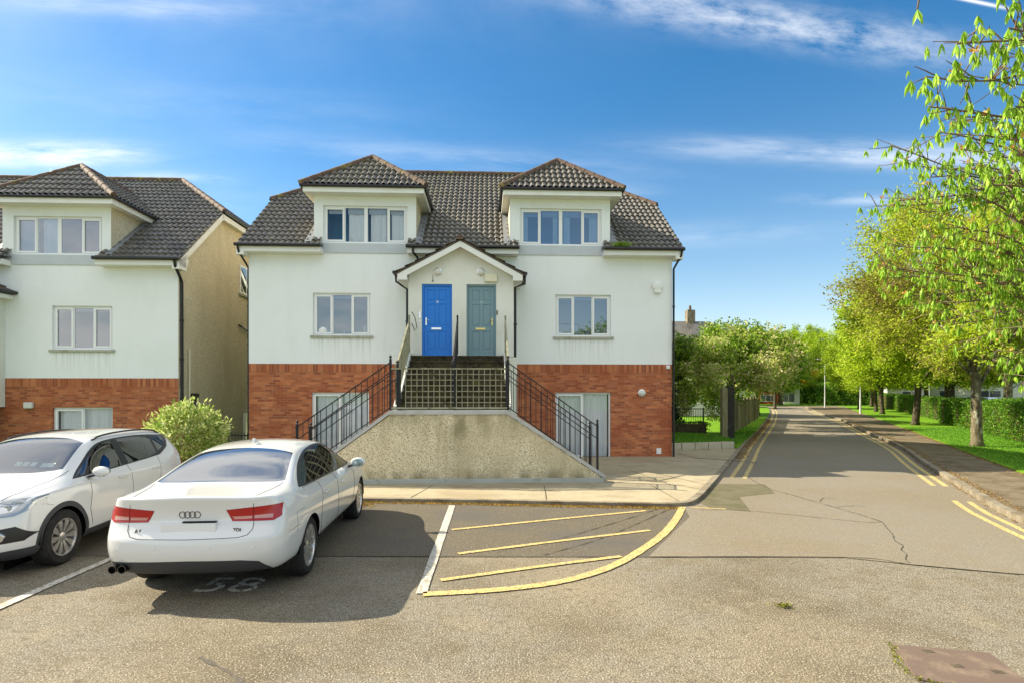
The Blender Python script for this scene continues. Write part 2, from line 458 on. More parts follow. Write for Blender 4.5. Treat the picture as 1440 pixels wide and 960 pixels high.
def make_window(root, x0, x1, z0, z1, y, lights, glass, tone='room', kind='window', sill=True, curtains=(), blinds=(), blind_h=.14, doors=False, centre_mull=False, depth=.13):
    """lights: list of (x0 fraction, x1 fraction, opening?)"""
    yf = y + depth - .04
    w = x1 - x0; fr = MB(); gl = MB()
    F = .055
    fr.box(x0, x1, yf - .02, yf + .05, z1 - F, z1); fr.box(x0, x1, yf - .02, yf + .05, z0, z0 + F)
    fr.box(x0, x0 + F, yf - .02, yf + .05, z0 + F, z1 - F); fr.box(x1 - F, x1, yf - .02, yf + .05, z0 + F, z1 - F)
    n = len(lights)
    for i, (a, b, op) in enumerate(lights):
        xa = x0 + w * a; xb = x0 + w * b
        if i > 0:
            mw = .11 if (centre_mull and i == n // 2) else .03
            fr.box(xa - mw / 2, xa + mw / 2, yf - .018, yf + .048, z0 + F, z1 - F)
        la = xa + (F if i == 0 else .015 + (.04 if centre_mull and i == n // 2 else 0)); lb = xb - (F if i == n - 1 else .015 + (.04 if centre_mull and i == n // 2 - 1 else 0))
        za, zb = z0 + F, z1 - F
        if op:
            s = .055
            for bx in ((la + .001, lb - .001, zb - s, zb - .001), (la + .001, lb - .001, za + .001, za + s), (la + .001, la + s, za + s, zb - s), (lb - s, lb - .001, za + s, zb - s)):
                fr.box(bx[0], bx[1], yf - .035, yf + .02, bx[2], bx[3])
            la += s; lb -= s; za += s; zb -= s
        gl.quad((la, yf, za), (lb, yf, za), (lb, yf, zb), (la, yf, zb))
    o = fr.build(kind, M['upvc'], root, bevel=.004)
    gl.build('pane', M[glass], o)
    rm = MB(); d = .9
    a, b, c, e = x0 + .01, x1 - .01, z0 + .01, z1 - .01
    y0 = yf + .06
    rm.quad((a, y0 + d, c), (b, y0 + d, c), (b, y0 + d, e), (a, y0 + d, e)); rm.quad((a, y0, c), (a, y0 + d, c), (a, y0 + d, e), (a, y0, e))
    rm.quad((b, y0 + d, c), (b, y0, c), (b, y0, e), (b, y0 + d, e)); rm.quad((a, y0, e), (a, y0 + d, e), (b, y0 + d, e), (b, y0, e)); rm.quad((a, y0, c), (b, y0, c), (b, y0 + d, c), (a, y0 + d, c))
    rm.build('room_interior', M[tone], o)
    if curtains:
        for (ca, cc, amp) in curtains:
            cb = MB(); xa = x0 + w * ca; xb = x0 + w * cc; m = max(6, int((xb - xa) / .03)); vs = []; ph = random.random() * 6
            for i in range(m + 1):
                xx = xa + (xb - xa) * i / m; yy = y0 + .05 + amp * math.sin(i * 1.15 + ph) + amp * .6 * math.sin(i * .47 + ph)
                vs += [(xx, yy, c + .01), (xx, yy, e - .01)]
            cb.add(vs, [(2 * i, 2 * i + 2, 2 * i + 3, 2 * i + 1) for i in range(m)])
            cb.build('curtain', M['curtain'], o, smooth=True)
    if blinds:
        bb = MB()
        for (ba, bc_) in blinds: bb.box(x0 + w * ba, x0 + w * bc_, y0 + .005, y0 + .02, z1 - .06 - blind_h, z1 - .06)
        bb.build('blind', M['blind'], o)
    if sill:
        s = MB().box(x0 - .07, x1 + .08, y - .06, y + depth - .05, z0 - .075, z0 - .002)
        s.build('sill', M['sill'], o, bevel=.006)
    if doors:
        h = MB(); cx = x0 + w * .5
        h.box(cx - .075, cx - .045, yf - .06, yf - .035, z0 + .95, z0 + 1.15)
        h.build('handle', M['plastic_white'], o)
    return o

EZ, EY, PITCH = 6.50, -.38, .80
XL, XR = -6.46, 6.67          # gable walls
HL, HR = -6.70, 6.92          # verges
def roofz(y): return EZ + PITCH * (y - EY)

def dormer(root, x0, x1, w0, w1, wkw, stain=False):
    """x0..x1 front wall, w0..w1 window"""
    zt = 8.12; g0 = x0 - .22; g1 = x1 + .28
    cx = (x0 + x1) / 2 + .03
    yi = EY + (zt - EZ) / PITCH + .1
    mb = MB()
    wall_with_openings(mb, x0, x1, 6.48, zt, -.012, [(w0, w1, 6.67, 7.82)], .13)
    d = mb.build('dormer', M['render'], root)
    for x in (x0 + .001, x1 - .001):
        ck = MB(); ck.poly([(x, -.01, 6.5), (x, -.01, zt), (x, yi + .4, zt), (x, yi + .4, roofz(yi + .4) - .1)])
        ck.build('dormer_cheek', M['pebble'], d)
    fs = MB(); ye = yi + .25
    fs.box(g0, g1, -.40, -.365, 8.10, 8.27)                 # front fascia
    fs.box(g0, g0 + .035, -.364, ye, 8.10, 8.27); fs.box(g1 - .035, g1, -.364, ye, 8.10, 8.27)
    fs.box(g0 + .036, g1 - .036, -.364, ye, 8.11, 8.125)    # soffit
    fs.build('fascia', M['fascia'], d)
    gt = MB()
    gt.tube([(g0 - .06, ye, 8.29), (g0 - .06, -.44, 8.29), (g1 + .06, -.44, 8.29), (g1 + .06, ye, 8.29)], .052, 8)
    gt.build('gutter', M['gutter'], d)
    ap = (cx, 1.0, 9.72); e = 8.33
    gx0, gx1 = g0 - .06, g1 + .06
    yr = EY + (9.72 - EZ) / PITCH          # where the little ridge meets the main slope
    b1 = tile_plane([(gx0, -.44, e), (gx1, -.44, e), ap])
    ys = EY + (e - EZ) / PITCH
    b2 = tile_plane([(gx1, -.44, e), (gx1, ys, e), (cx, yr, 9.72), ap])
    b3 = tile_plane([(gx0, -.44, e), (gx0, ys, e), (cx, yr, 9.72), ap])
    r = from_bm(merge_bm([b1, b2, b3]), 'dormer_roof', M['tile'], d, False)
    rd = MB()
    ridge_run(rd, (gx0, -.44, e + .03), (ap[0], ap[1], ap[2] + .03)); ridge_run(rd, (gx1, -.44, e + .03), (ap[0], ap[1], ap[2] + .03)); ridge_run(rd, (ap[0], ap[1], ap[2] + .02), (cx, yr - .1, 9.74))
    rd.build('dormer_ridge_tiles', M['ridge'], d, smooth='auto')
    for x, s in ((x0, -1), (x1, 1)):
        fl = MB()                        # lead soakers where cheeks meet the slope
        fl.prism([(x + s * .002, -.30, roofz(-.30) + .06), (x + s * .20, -.30, roofz(-.30) + .06), (x + s * .20, yi, roofz(yi) + .06), (x + s * .002, yi, roofz(yi) + .06)], (0, 0, .012))
        fl.box(min(x, x + s * -.28), max(x, x + s * -.28), -.30, -.02, 6.56, 6.60)
        fl.build('lead_flashing', M['lead'], d)
    make_window(root, w0, w1, 6.67, 7.82, -.012, [(0, .25, True), (.25, .5, False), (.5, .76, False), (.76, 1, True)], sill=False, kind='dormer_window', centre_mull=True, **wkw)
    MB().box(w0 - .04, w1 + .04, -.03, .1, 6.36, 6.655).build('panel_below_window', M['band'], root)

def wall_lamp(root, x, y, z, r=.10):
    b = MB().lathe([(r * 1.12, 0), (r * 1.12, .03), (r * .98, .04)], 'y', (x, 0, z), 20)
    b.xform(Matrix.Translation((0, y, 0)) @ Matrix.Scale(-1, 4, (0, 1, 0)))
    o = b.build('wall_lamp', M['chrome'], root, smooth='auto')
    g = MB().lathe([(r * .96, .03), (r * .9, .06), (r * .6, .085), (.001, .095)], 'y', (x, 0, z), 20)
    g.xform(Matrix.Translation((0, y, 0)) @ Matrix.Scale(-1, 4, (0, 1, 0)))
    g.build('lamp_cover', M['lamp_glass'], o, smooth=True)
    return o

def front_door(root, x0, x1, z0, z1, y, col, metal, hinge_left, number):
    """six-panel door set in its frame"""
    fr = MB(); f = .055
    fr.box(x0, x0 + f, y, y + .09, z0, z1); fr.box(x1 - f, x1, y, y + .09, z0, z1); fr.box(x0 + f, x1 - f, y, y + .09, z1 - f, z1)
    d = fr.build('front_door', M[col], root, bevel=.004)
    sl = MB(); a, b, c, e = x0 + f + .003, x1 - f - .003, z0 + .01, z1 - f - .003; ys = y + .035
    sl.box(a, b, ys + .015, ys + .045, c, e)
    w = b - a; st = .10; mid = (a + b) / 2
    zr = [c, c + .17, c + .70, c + .86, c + 1.50, c + 1.60, e - .10, e]
    for q0, q1 in ((a, a + st), (mid - .045, mid + .045), (b - st, b)): sl.box(q0, q1, ys, ys + .0145, c, e)
    for k in (0, 2, 4, 6):
        sl.box(a + st, mid - .045, ys, ys + .0145, zr[k], zr[k + 1]); sl.box(mid + .045, b - st, ys, ys + .0145, zr[k], zr[k + 1])
    for k in (1, 3, 5):
        for q0, q1 in ((a + st + .03, mid - .075), (mid + .075, b - st - .03)):
            sl.box(q0, q1, ys + .004, ys + .0148, zr[k] + .03, zr[k + 1] - .03)
    sl.build('door_leaf', M[col], d, bevel=.005)
    lb = MB().box(mid - .17, mid + .12, ys - .018, ys - .001, c + .75, c + .81); lb.build('letterbox', M[metal], d, bevel=.006)
    hx = a + .06 if hinge_left else b - .06; s = 1 if hinge_left else -1
    h = MB().box(hx - .018, hx + .018, ys - .012, ys - .001, c + .88, c + 1.10)
    h.tube([(hx, ys - .012, c + 1.02), (hx, ys - .05, c + 1.02), (hx + s * .11, ys - .05, c + 1.02)], .009, 8)
    h.build('door_handle', M['chrome' if hinge_left else 'brass'], d)
    text_obj(number, .085, M['plastic_white'], 'house_number', d, Matrix.Translation((mid, ys - .003, c + 1.56)) @ Matrix.Rotation(R(90), 4, 'X'), .003, True)
    return d

def downpipe(root, pts, r=.034):
    mb = MB().tube(pts, r, 8)
    for i in range(len(pts) - 1):                            # brackets on the long drop
        a, b = Vector(pts[i]), Vector(pts[i + 1])
        if abs(a.z - b.z) > 1.5:
            n = int(abs(a.z - b.z) / 1.4)
            for k in range(1, n + 1):
                p = a.lerp(b, k / (n + 1)); mb.tube([p - Vector((0, 0, .03)), p + Vector((0, 0, .03))], r * 1.35, 8)
    return mb.build('downpipe', M['gutter'], root, smooth='auto')

def build_house(root, main):
    Z0 = -.12
    W1, W2 = (-4.53, -2.77, 3.82, 5.13), (2.96, 4.72, 3.82, 5.13)
    D1, D2 = (-4.57, -2.82, .0, 2.08), (2.96, 4.72, .0, 2.08)
    # --- walls
    mb = MB(); wall_with_openings(mb, XL, XR, 2.96, 6.5, 0, [W1, W2], .13)
    mb.build('rendered_wall', M['render'], root)
    mb = MB(); wall_with_openings(mb, XL, XR, Z0, 2.70, .012, [D1, D2], .13)
    mb.build('brick_wall', M['brick'], root)
    mb = MB().box(XL, XR, .006, .1, 2.70, 2.957); mb.build('soldier_course', M['soldier'], root)
    for x, nm in ((XL, 0), (XR, 1)):
        pts = [(x, .013, Z0), (x, .013, 6.66), (x, 2.5, 8.66), (x, 7.3, 8.66), (x, 9.8, 6.66), (x, 9.8, Z0)]
        g = MB().prism(pts if nm else pts[::-1], (-.2 if nm else .2, 0, 0))
        g.build('gable_wall', M['pebble'], root)
    MB().quad((XR, 9.8, Z0), (XL, 9.8, Z0), (XL, 9.8, 6.6), (XR, 9.8, 6.6)).build('rear_wall', M['pebble'], root)
    # --- windows
    L3 = [(0, .335, True), (.335, .665, False), (.665, 1, True)]
    kw = dict(blinds=[(.04, .96)], blind_h=.09)
    make_window(root, *W1, 0, L3, 'glass_sky', 'room', **kw)
    make_window(root, *W2, 0, L3, 'glass_sky', 'room_sky_reflection' if main else 'room', **kw)
    L2 = [(0, .5, True), (.5, 1, False)]
    for D in (D1, D2):
        make_window(root, *D, .012, L2, 'glass', 'room', kind='patio_door', sill=False, curtains=[(.05, .95, .03)], doors=True)
    if main:
        dormer(root, -4.49, -1.37, -4.21, -1.64, dict(glass='glass', tone='room_sky_reflection', curtains=[(.29, .48, .02), (.55, .74, .025), (.8, .96, .02)], blinds=[(.05, .23), (.28, .47), (.53, .74), (.79, .95)], blind_h=.16))
        dormer(root, 1.53, 4.69, 1.85, 4.42, dict(glass='glass_sky', tone='room_sky_reflection', curtains=[(.04, .10, .02), (.41, .47, .03), (.54, .62, .03), (.86, .96, .03)], blinds=[(.05, .23), (.28, .47), (.53, .74), (.79, .95)], blind_h=.17))
    else:
        dormer(root, -4.49, -1.37, -4.21, -1.64, dict(glass='glass', tone='room', blinds=[(.05, .95)], blind_h=.2))
        dormer(root, 1.53, 4.69, 1.85, 4.42, dict(glass='glass_sky', tone='room', curtains=[(.28, .47, .01)], blinds=[(.05, .23)], blind_h=.95))
    # --- main roof
    yb = 9.8 - EY; zr = 10.72; zh = 8.80; rx0, rx1 = -4.05, 4.27
    holes = [(-4.25, -1.60, -.60, .02), (1.80, 4.46, -.60, .02), (-4.48, -1.38, .02, 1.5), (1.54, 4.68, .02, 1.5)]
    f = tile_plane([(HL, EY - .06, EZ - .03), (HR, EY - .06, EZ - .03), (HR, 2.5, zh), (rx1, 4.9, zr), (rx0, 4.9, zr), (HL, 2.5, zh)], holes=holes)
    b = tile_plane([(HR, yb + .06, EZ - .03), (HL, yb + .06, EZ - .03), (HL, 7.3, zh), (rx0, 4.9, zr), (rx1, 4.9, zr), (HR, 7.3, zh)], per=4)
    h1 = tile_plane([(HR, 2.5, zh), (HR, 7.3, zh), (rx1, 4.9, zr)]); h2 = tile_plane([(HL, 7.3, zh), (HL, 2.5, zh), (rx0, 4.9, zr)])
    rf = from_bm(merge_bm([f, b, h1, h2]), 'roof', M['tile'], root, False)
    rd = MB()
    ridge_run(rd, (rx0, 4.9, zr + .03), (rx1, 4.9, zr + .03))
    for sx, rx in ((HL, rx0), (HR, rx1)):
        ridge_run(rd, (sx, 2.5, zh + .03), (rx, 4.9, zr + .03)); ridge_run(rd, (sx, 7.3, zh + .03), (rx, 4.9, zr + .03))
    rd.build('ridge_tiles', M['ridge'], rf, smooth='auto')
    # --- eaves, verges, gutters
    for a, b_ in ((HL + .02, -4.20), (-1.60, 1.78), (4.45, HR - .02)):
        MB().box(a, b_, -.38, -.002, 6.30, 6.46).build('eaves_fascia', M['fascia'], root)
        MB().tube([(a - .03, -.44, 6.49), (b_ + .03, -.44, 6.49)], .055, 10).build('gutter', M['gutter'], root, smooth='auto')
    for s, x in ((-1, HL), (1, HR)):
        ev = MB()
        for (ya, za, yb_, zb_) in ((-.36, roofz(-.36) - .12, 2.5, 8.68), (7.3, 8.68, 10.16, roofz(-.36) - .12)):
            ev.bar((x - s * .035, ya, za - .04), (x - s * .035, yb_, zb_ - .04), .03, .17)
        ev.box(min(x - s * .02, x - s * .05), max(x - s * .02, x - s * .05), 2.4, 7.4, 8.52, 8.70)
        ev.box(min(x - s * .052, x - s * .23), max(x - s * .052, x - s * .23), 2.45, 7.35, 8.56, 8.58)
        # boxed foot of the verge
        ev.prism([(x - s * .02, -.381, 6.20), (x - s * .02, -.381, 6.47), (x - s * .02, .05, 6.72), (x - s * .02, .16, 6.55), (x - s * .02, .02, 6.20)], (-s * .22, 0, 0))
        ev.build('verge_board', M['fascia'], root)
        MB().tube([(x + s * .02, 2.45, 8.78), (x + s * .02, 7.35, 8.78)], .05, 8).build('gutter', M['gutter'], root, smooth='auto')
    if main:
        downpipe(root, [(HR - .08, -.44, 6.44), (HR - .09, -.40, 6.30), (XR + .03, -.07, 5.95), (XR + .03, -.06, .02)])
        downpipe(root, [(HL + .08, -.44, 6.44), (HL + .1, -.38, 6.28), (XL - .05, .10, 5.9), (XL - .05, .12, .02)])
    else:
        downpipe(root, [(HR - .14, -.44, 6.44), (HR - .14, -.38, 6.28), (XR + .05, .10, 5.9), (XR + .05, .14, -.02)], .045)
        p2 = MB().tube([(XR + .05, .55, .0), (XR + .05, .55, 3.9)], .028, 8); p2.build('waste_pipe', M['plastic_cream'], root)
        hp = MB().box(XR + .01, XR + .20, .62, .86, 2.28, 2.50); hp.tube([(XR + .1, .74, 2.3), (XR + .1, .74, .0)], .05, 8); hp.build('hopper', M['gutter'], root)
        v = MB().tube([(XR, .55, 5.45), (XR + .09, .55, 5.45)], .025, 8); v.build('overflow_pipe', M['plastic_white'], root)
        wn = MB().box(XR + .002, XR + .03, 4.30, 5.4, 6.27, 7.35); g_ = MB()
        o = wn.build('gable_window', M['upvc'], root)
        for y0 in (4.36, 4.88): g_.quad((XR + .034, y0, 6.34), (XR + .034, y0 + .46, 6.34), (XR + .034, y0 + .46, 7.28), (XR + .034, y0, 7.28))
        g_.build('pane', M['glass_sky'], o)
        MB().box(XR + .001, XR + .09, 4.2, 5.5, 6.18, 6.262).build('sill', M['sill'], o)
        MB().tube([(XR + .0, 4.2, 5.05), (XR + .07, 4.3, 5.0), (XR + .07, 5.2, 4.8)], .035, 6).build('branch_pipe', M['gutter'], root)
        o = MB().box(XR + .002, XR + .05, 4.6, 5.5, .0, 1.72).build('side_door', M['upvc'], root)
        MB().quad((XR + .054, 4.72, .2), (XR + .054, 5.38, .2), (XR + .054, 5.38, 1.6), (XR + .054, 4.72, 1.6)).build('pane', M['glass'], o)
    # --- porch
    px0, px1, py = -1.47, 1.60, -1.05; cx = .05
    zb = 3.12 if main else 2.10
    pw = MB()
    dA, dB = (-1.08, -.20, 3.15, 5.235), (.22, 1.09, 3.15, 5.235)
    wall_with_openings(pw, px0, px1, zb, 5.50, py, [dA, dB] if main else [(-.9, 1.0, 3.9, 5.1)], .12)
    pw.poly([(px0, py, 5.50), (px1, py, 5.50), (cx, py, 6.38)])
    for x in (px0, px1): pw.quad((x, py, zb), (x, -.002, zb), (x, -.002, 5.5), (x, py, 5.5))
    pw.quad((px0, py, zb), (px1, py, zb), (px1, -.002, zb), (px0, -.002, zb))
    pc = pw.build('porch', M['render_porch'], root)
    ea, ap = 5.50, 6.50; xa, xb = cx - 1.86, cx + 1.86
    t1 = tile_plane([(xa, 0, ea), (xa, -1.36, ea), (cx, -1.36, ap), (cx, 0, ap)]); t2 = tile_plane([(xb, -1.36, ea), (xb, 0, ea), (cx, 0, ap), (cx, -1.36, ap)])
    pr = from_bm(merge_bm([t1, t2]), 'porch_roof', M['tile_porch'], pc, False)
    for q in (( xa, ea), (xb, ea)):
        MB().prism([(q[0], -1.35, q[1] - .02), (cx, -1.35, ap - .02), (cx, -1.35, ap - .06), (q[0], -1.35, q[1] - .06)], (0, 1.34, 0)).build('porch_roof_underlay', M['tile_porch'], pr)
    r_ = MB(); ridge_run(r_, (cx, -1.38, ap + .02), (cx, 0, ap + .02), .085); r_.build('porch_ridge_tiles', M['ridge'], pr, smooth='auto')
    bg = MB()
    for s in (-1, 1):
        xe = cx + s * 1.80
        bg.prism([(cx, -1.33, ap - .07), (cx, -1.33, ap - .24), (xe - s * .28, -1.33, ea - .05 - .02), (xe - s * .28, -1.33, ea - .20), (xe, -1.33, ea - .20), (xe, -1.33, ea - .04)][::s], (0, .03, 0))
        bg.box(min(xe, xe - s * .27), max(xe, xe - s * .27), -1.298, -.003, ea - .20, ea - .08)
    bg.build('bargeboard', M['fascia'], pc)
    sf = MB()
    for s in (-1, 1):
        xe = cx + s * 1.55
        sf.prism([(cx, -1.298, ap - .15), (cx, -1.298, ap - .17), (xe, -1.298, ea - .02), (xe, -1.298, ea)][::s], (0, .245, 0))
    sf.build('porch_soffit', M['fascia'], pc)
    for xx in (xa - .03, xb + .03): MB().tube([(xx, -1.38, ea), (xx, -.02, ea)], .05, 8).build('porch_gutter', M['gutter'], pc, smooth='auto')
    if main:
        d = downpipe(root, [(xa, -1.20, ea - .03), (xa, -1.15, ea - .22), (px0 - .045, -1.0, ea - .42), (px0 - .045, -.99, 3.2)])
        d = downpipe(root, [(xb + .01, -1.20, ea - .03), (xb + .01, -1.18, ea - .26), (px1 + .05, -1.0, ea - .34), (px1 + .05, -.99, 3.0)], .04)
        downpipe(root, [(-1.42, -.44, 6.44), (-1.42, -.42, 6.30), (-1.32, -.08, 6.22), (-1.32, -.08, 5.92)])
        front_door(root, *dA, py + .04, 'blue_door', 'chrome', True, '10')
        front_door(root, *dB, py + .04, 'grey_door', 'brass', False, '11')
        wall_lamp(root, -.62, py, 5.59, .105); wall_lamp(root, .64, py, 5.59, .105)
        MB().box(.75, 1.12, py - .09, py - .002, 5.30, 5.53).build('meter_box', M['plastic_cream'], root, bevel=.015)
        MB().tube([(-.76, py - .008, 5.5), (-.76, py - .008, 5.33)], .006, 6).tube([(-.76, py - .03, 5.30), (-.76, py - .03, 5.34)], .018, 8).build('door_sensor', M['gutter'], root)
        MB().box(-1.155, -1.105, py - .03, py - .002, 4.22, 4.42).box(-1.15, -1.11, py - .03, py - .002, 4.12, 4.18).build('key_safe', M['chrome'], root, bevel=.006)
        MB().box(1.10, 1.13, py - .025, py - .002, 4.35, 4.48).build('door_bell', M['gutter'], root)
        wall_lamp(root, 5.70, .012, 2.06, .105)
        b_ = MB().lathe([(.17, 0), (.17, .05), (.15, .09), (.05, .12), (.001, .12)], 'y', (6.19, 0, 5.42), 20); b_.xform(Matrix.Scale(-1, 4, (0, 1, 0)))
        b_.box(6.09, 6.29, -.10, -.01, 5.20, 5.30)
        b_.build('alarm_box', M['plastic_white'], root, smooth='auto')
        MB().box(6.47, 6.57, -.10, .0, 2.82, 2.93).lathe([(.03, -.13), (.03, -.10)], 'y', (6.52, 0, 2.87), 12).build('camera_box', M['plastic_white'], root)
        MB().box(6.17, 6.32, -.02, .011, .14, .32).build('wall_vent', M['plastic_white'], root, bevel=.004)
        MB().box(XL, XR, -.004, .006, Z0, .04).build('wall_foot', M['moss_step'], root)
    else:
        MB().box(-1.30, 1.40, -.95, -.85, -.1, 2.10).build('ground_floor_door', mat('brown_door', (.09, .025, .015), .4, .4), root)
        for dx in (-.7, .75):
            MB().quad((dx - .35, -.955, .4), (dx + .35, -.955, .4), (dx + .35, -.955, 1.95), (dx - .35, -.955, 1.95)).build('door_pane', M['glass'], root)
        o = MB().box(-.88, .98, -1.0, -.96, 3.92, 5.08).build('porch_window', M['upvc'], root)
        MB().quad((-.8, -1.005, 4.0), (.9, -1.005, 4.0), (.9, -1.005, 5.0), (-.8, -1.005, 5.0)).build('pane', M['glass_sky'], o)
        MB().box(-1.0, 1.12, -1.13, -1.0, 3.83, 3.90).build('porch_sill', M['sill'], root)
        MB().box(1.28, 1.56, py - .1, py - .002, 2.62, 2.86).build('meter_box', M['plastic_cream'], root, bevel=.015)
        l = MB().box(2.18, 2.44, -.10, .01, 2.05, 2.24).build('wall_lamp', M['lamp_glass'], root, bevel=.03)

root = empty('house', HW(0, 0, 0), AH, 'central white house with brick base, two dormers, a blue and a grey front door', 'house', 'rendered houses with dormers')
build_house(root, True)
DXH = -15.23
root2 = empty('house', HW(DXH, 0, -.45), AH, 'left white house with a brown pebbledash gable wall, behind the parked cars', 'house', 'rendered houses with dormers')
build_house(root2, False)

# plants growing in the gutter
def leaf_mesh(name, P, D, ln, wd, m, parent=None, var=None, rng=None, fold=.0):
    """many small leaves: P centres (N,3), D directions (N,3)"""
    rng = rng or np.random.default_rng(1)
    N_ = len(P); D = D / (np.linalg.norm(D, axis=1, keepdims=True) + 1e-9)
    q = rng.normal(size=(N_, 3)); U = np.cross(D, q); U /= (np.linalg.norm(U, axis=1, keepdims=True) + 1e-9)
    ln = np.broadcast_to(np.asarray(ln, float).reshape(-1, 1) if np.ndim(ln) else np.full((1, 1), ln), (N_, 1)); wd = np.broadcast_to(np.asarray(wd, float).reshape(-1, 1) if np.ndim(wd) else np.full((1, 1), wd), (N_, 1))
    a = P; b = P + D * ln * .5 + U * wd * .5; c = P + D * ln; d = P + D * ln * .5 - U * wd * .5
    if fold:
        nrm = np.cross(D, U); mid = P + D * ln * .5 - nrm * wd * fold
        V = np.stack([a, b, c, mid, d], 1).reshape(-1, 3).astype(np.float32)
        idx = np.arange(N_)[:, None] * 5
        Fc = np.concatenate([idx + np.array([[0, 1, 2, 3]]), idx + np.array([[0, 3, 2, 4]])], 1).reshape(-1, 4); per = 2; nv = 5
    else:
        V = np.stack([a, b, c, d], 1).reshape(-1, 3).astype(np.float32); Fc = (np.arange(N_)[:, None] * 4 + np.array([[0, 1, 2, 3]])).reshape(-1, 4); per = 1
    me = bpy.data.meshes.new(name); nf = len(Fc)
    me.vertices.add(len(V)); me.vertices.foreach_set('co', V.ravel())
    me.loops.add(nf * 4); me.loops.foreach_set('vertex_index', Fc.ravel().astype(np.int32))
    me.polygons.add(nf); me.polygons.foreach_set('loop_start', (np.arange(nf) * 4).astype(np.int32)); me.polygons.foreach_set('loop_total', np.full(nf, 4, np.int32))
    me.update(calc_edges=True)
    v = rng.random(N_) if var is None else np.asarray(var)
    at = me.attributes.new('var', 'FLOAT', 'FACE'); at.data.foreach_set('value', np.repeat(v, per).astype(np.float32))
    me.materials.append(m)
    o = bpy.data.objects.new(name, me); COL.objects.link(o)
    if parent: o.parent = parent
    return o

M['weed'] = leaf_mat('gutter_weed', [(.16, .30, .03), (.24, .38, .05), (.34, .42, .08)])
rng = np.random.default_rng(5)
P = np.column_stack([rng.normal(0, .14, 260), rng.normal(0, .04, 260), rng.random(260) * .10])
o = leaf_mesh('gutter_weed', P, rng.normal(size=(260, 3)) * .6 + np.array([0, 0, .8]), .11, .03, M['weed'], rng=rng)
o.location = HW(4.95, -.42, 6.53); o.rotation_euler[2] = AH
tag(o, 'bright green weed growing in the gutter beside the right dormer of the central house', 'weed')

# small things standing on the inner window ledges
def ornament(lx, ly, z, prof, m, label):
    o = MB().lathe(prof, 'z', (0, 0, 0), 14).build('ornament', M[m], smooth='auto'); o.location = HW(lx, ly, z)
    tag(o, label, 'ornament', 'ornaments on the window ledges')
ornament(-4.25, .20, 3.885, [(.06, 0), (.16, .03), (.17, .12), (.10, .22), (.001, .24)], 'plastic_white', 'rounded white bowl on the ledge of the left first-floor window, in its left light')
ornament(-3.62, .20, 3.885, [(.03, 0), (.03, .10), (.012, .14), (.001, .15)], 'plastic_white', 'small white bottle on the ledge of the left first-floor window, in its middle light')
ornament(-3.0, .20, 3.885, [(.03, 0), (.03, .26), (.001, .27)], 'plastic_white', 'tall white tube on the ledge of the left first-floor window, in its right light')
ornament(3.12, .20, 3.885, [(.07, 0), (.07, .08), (.001, .09)], 'plastic_white', 'squat white tub on the ledge of the right first-floor window, in its left light')
ornament(3.85, .20, 3.885, [(.05, 0), (.08, .05), (.05, .09), (.001, .10)], 'plastic_cream', 'low cream dish on the ledge of the right first-floor window, in its middle light')
ornament(4.55, .20, 3.885, [(.035, 0), (.035, .24), (.001, .25)], 'plastic_white', 'white bottle on the ledge of the right first-floor window, at its right end')
ornament(-3.42, .20, 6.73, [(.05, 0), (.05, .12), (.02, .18), (.02, .26), (.001, .27)], 'plastic_white', 'white bottle on the ledge of the left dormer window')
# ================================================================== ENTRANCE STAIRCASE (house-local frame)
st = empty('entrance_staircase', HW(.05, -3, 0), AH, 'pebbledashed double entrance staircase with iron railings in front of the central house', 'staircase')
T = Matrix.Translation((-.05, 3, 0))
def sb(mb, name, m, parent=None, **k):
    mb.xform(T); return mb.build(name, M[m], parent or st, **k)
yF, yB = -4.92, -3.72            # front wall / back of side flights
xl0, xl1, xr1, xr0 = -3.33, -1.34, 1.27, 3.44
zl = 1.60
# front wall
prof = [(xl0, .17), (xl1, zl), (xr1, zl), (xr0, .17)]
w = MB().prism([(xl0 - .0, yF, .16), (xr0, yF, .16), (xr1, yF, zl), (xl1, yF, zl)], (0, .18, 0)); sb(w, 'front_wall', 'stairwall')
w = MB().box(xl0 - .03, xr0 + .03, yF - .025, yF + .2, -.05, .158); sb(w, 'plinth', 'plinth', bevel=.01)
cp = MB(); hh = .09
pts = [(xl0 - .06, .13), (xl1 - .03, zl), (xr1 + .03, zl), (xr0 + .06, .13)]
for (a, b) in zip(pts[:-1], pts[1:]):
    cp.prism([(a[0], yF - .03, a[1] + .002), (b[0], yF - .03, b[1] + .002), (b[0], yF - .03, b[1] + hh), (a[0], yF - .03, a[1] + hh)], (0, .25, 0))
sb(cp, 'coping', 'coping')
# side flights, landing, rear flight
sf = MB(); n = 9; rise = zl / n
for s, xa, xb in ((1, xr1, xr0), (-1, xl1, xl0)):
    for i in range(n - 1):
        x0 = xa + (xb - xa) * i / (n - 1); x1 = xa + (xb - xa) * (i + 1) / (n - 1)
        sf.box(min(x0, x1), max(x0, x1), yF + .181, yB - .1, -.02, zl - rise * (i + 1))
sf.box(xl1, xr1, yF + .181, yB, -.02, zl)
sb(sf, 'side_steps', 'moss_step')
bw = MB()
for xa, xb in ((xr1, xr0), (xl1, xl0)):
    bw.prism([(xa, yB - .099, -.02), (xb, yB - .099, -.02), (xb, yB - .099, .2), (xa, yB - .099, zl + .05)], (0, .099, 0))
sb(bw, 'rear_string_wall', 'render_porch')
fx0, fx1 = -1.36, 1.30
rs = MB(); m_ = 9; r2 = (3.14 - zl) / m_; tr = (abs(-1.05 - yB) - .30) / (m_ - 1)
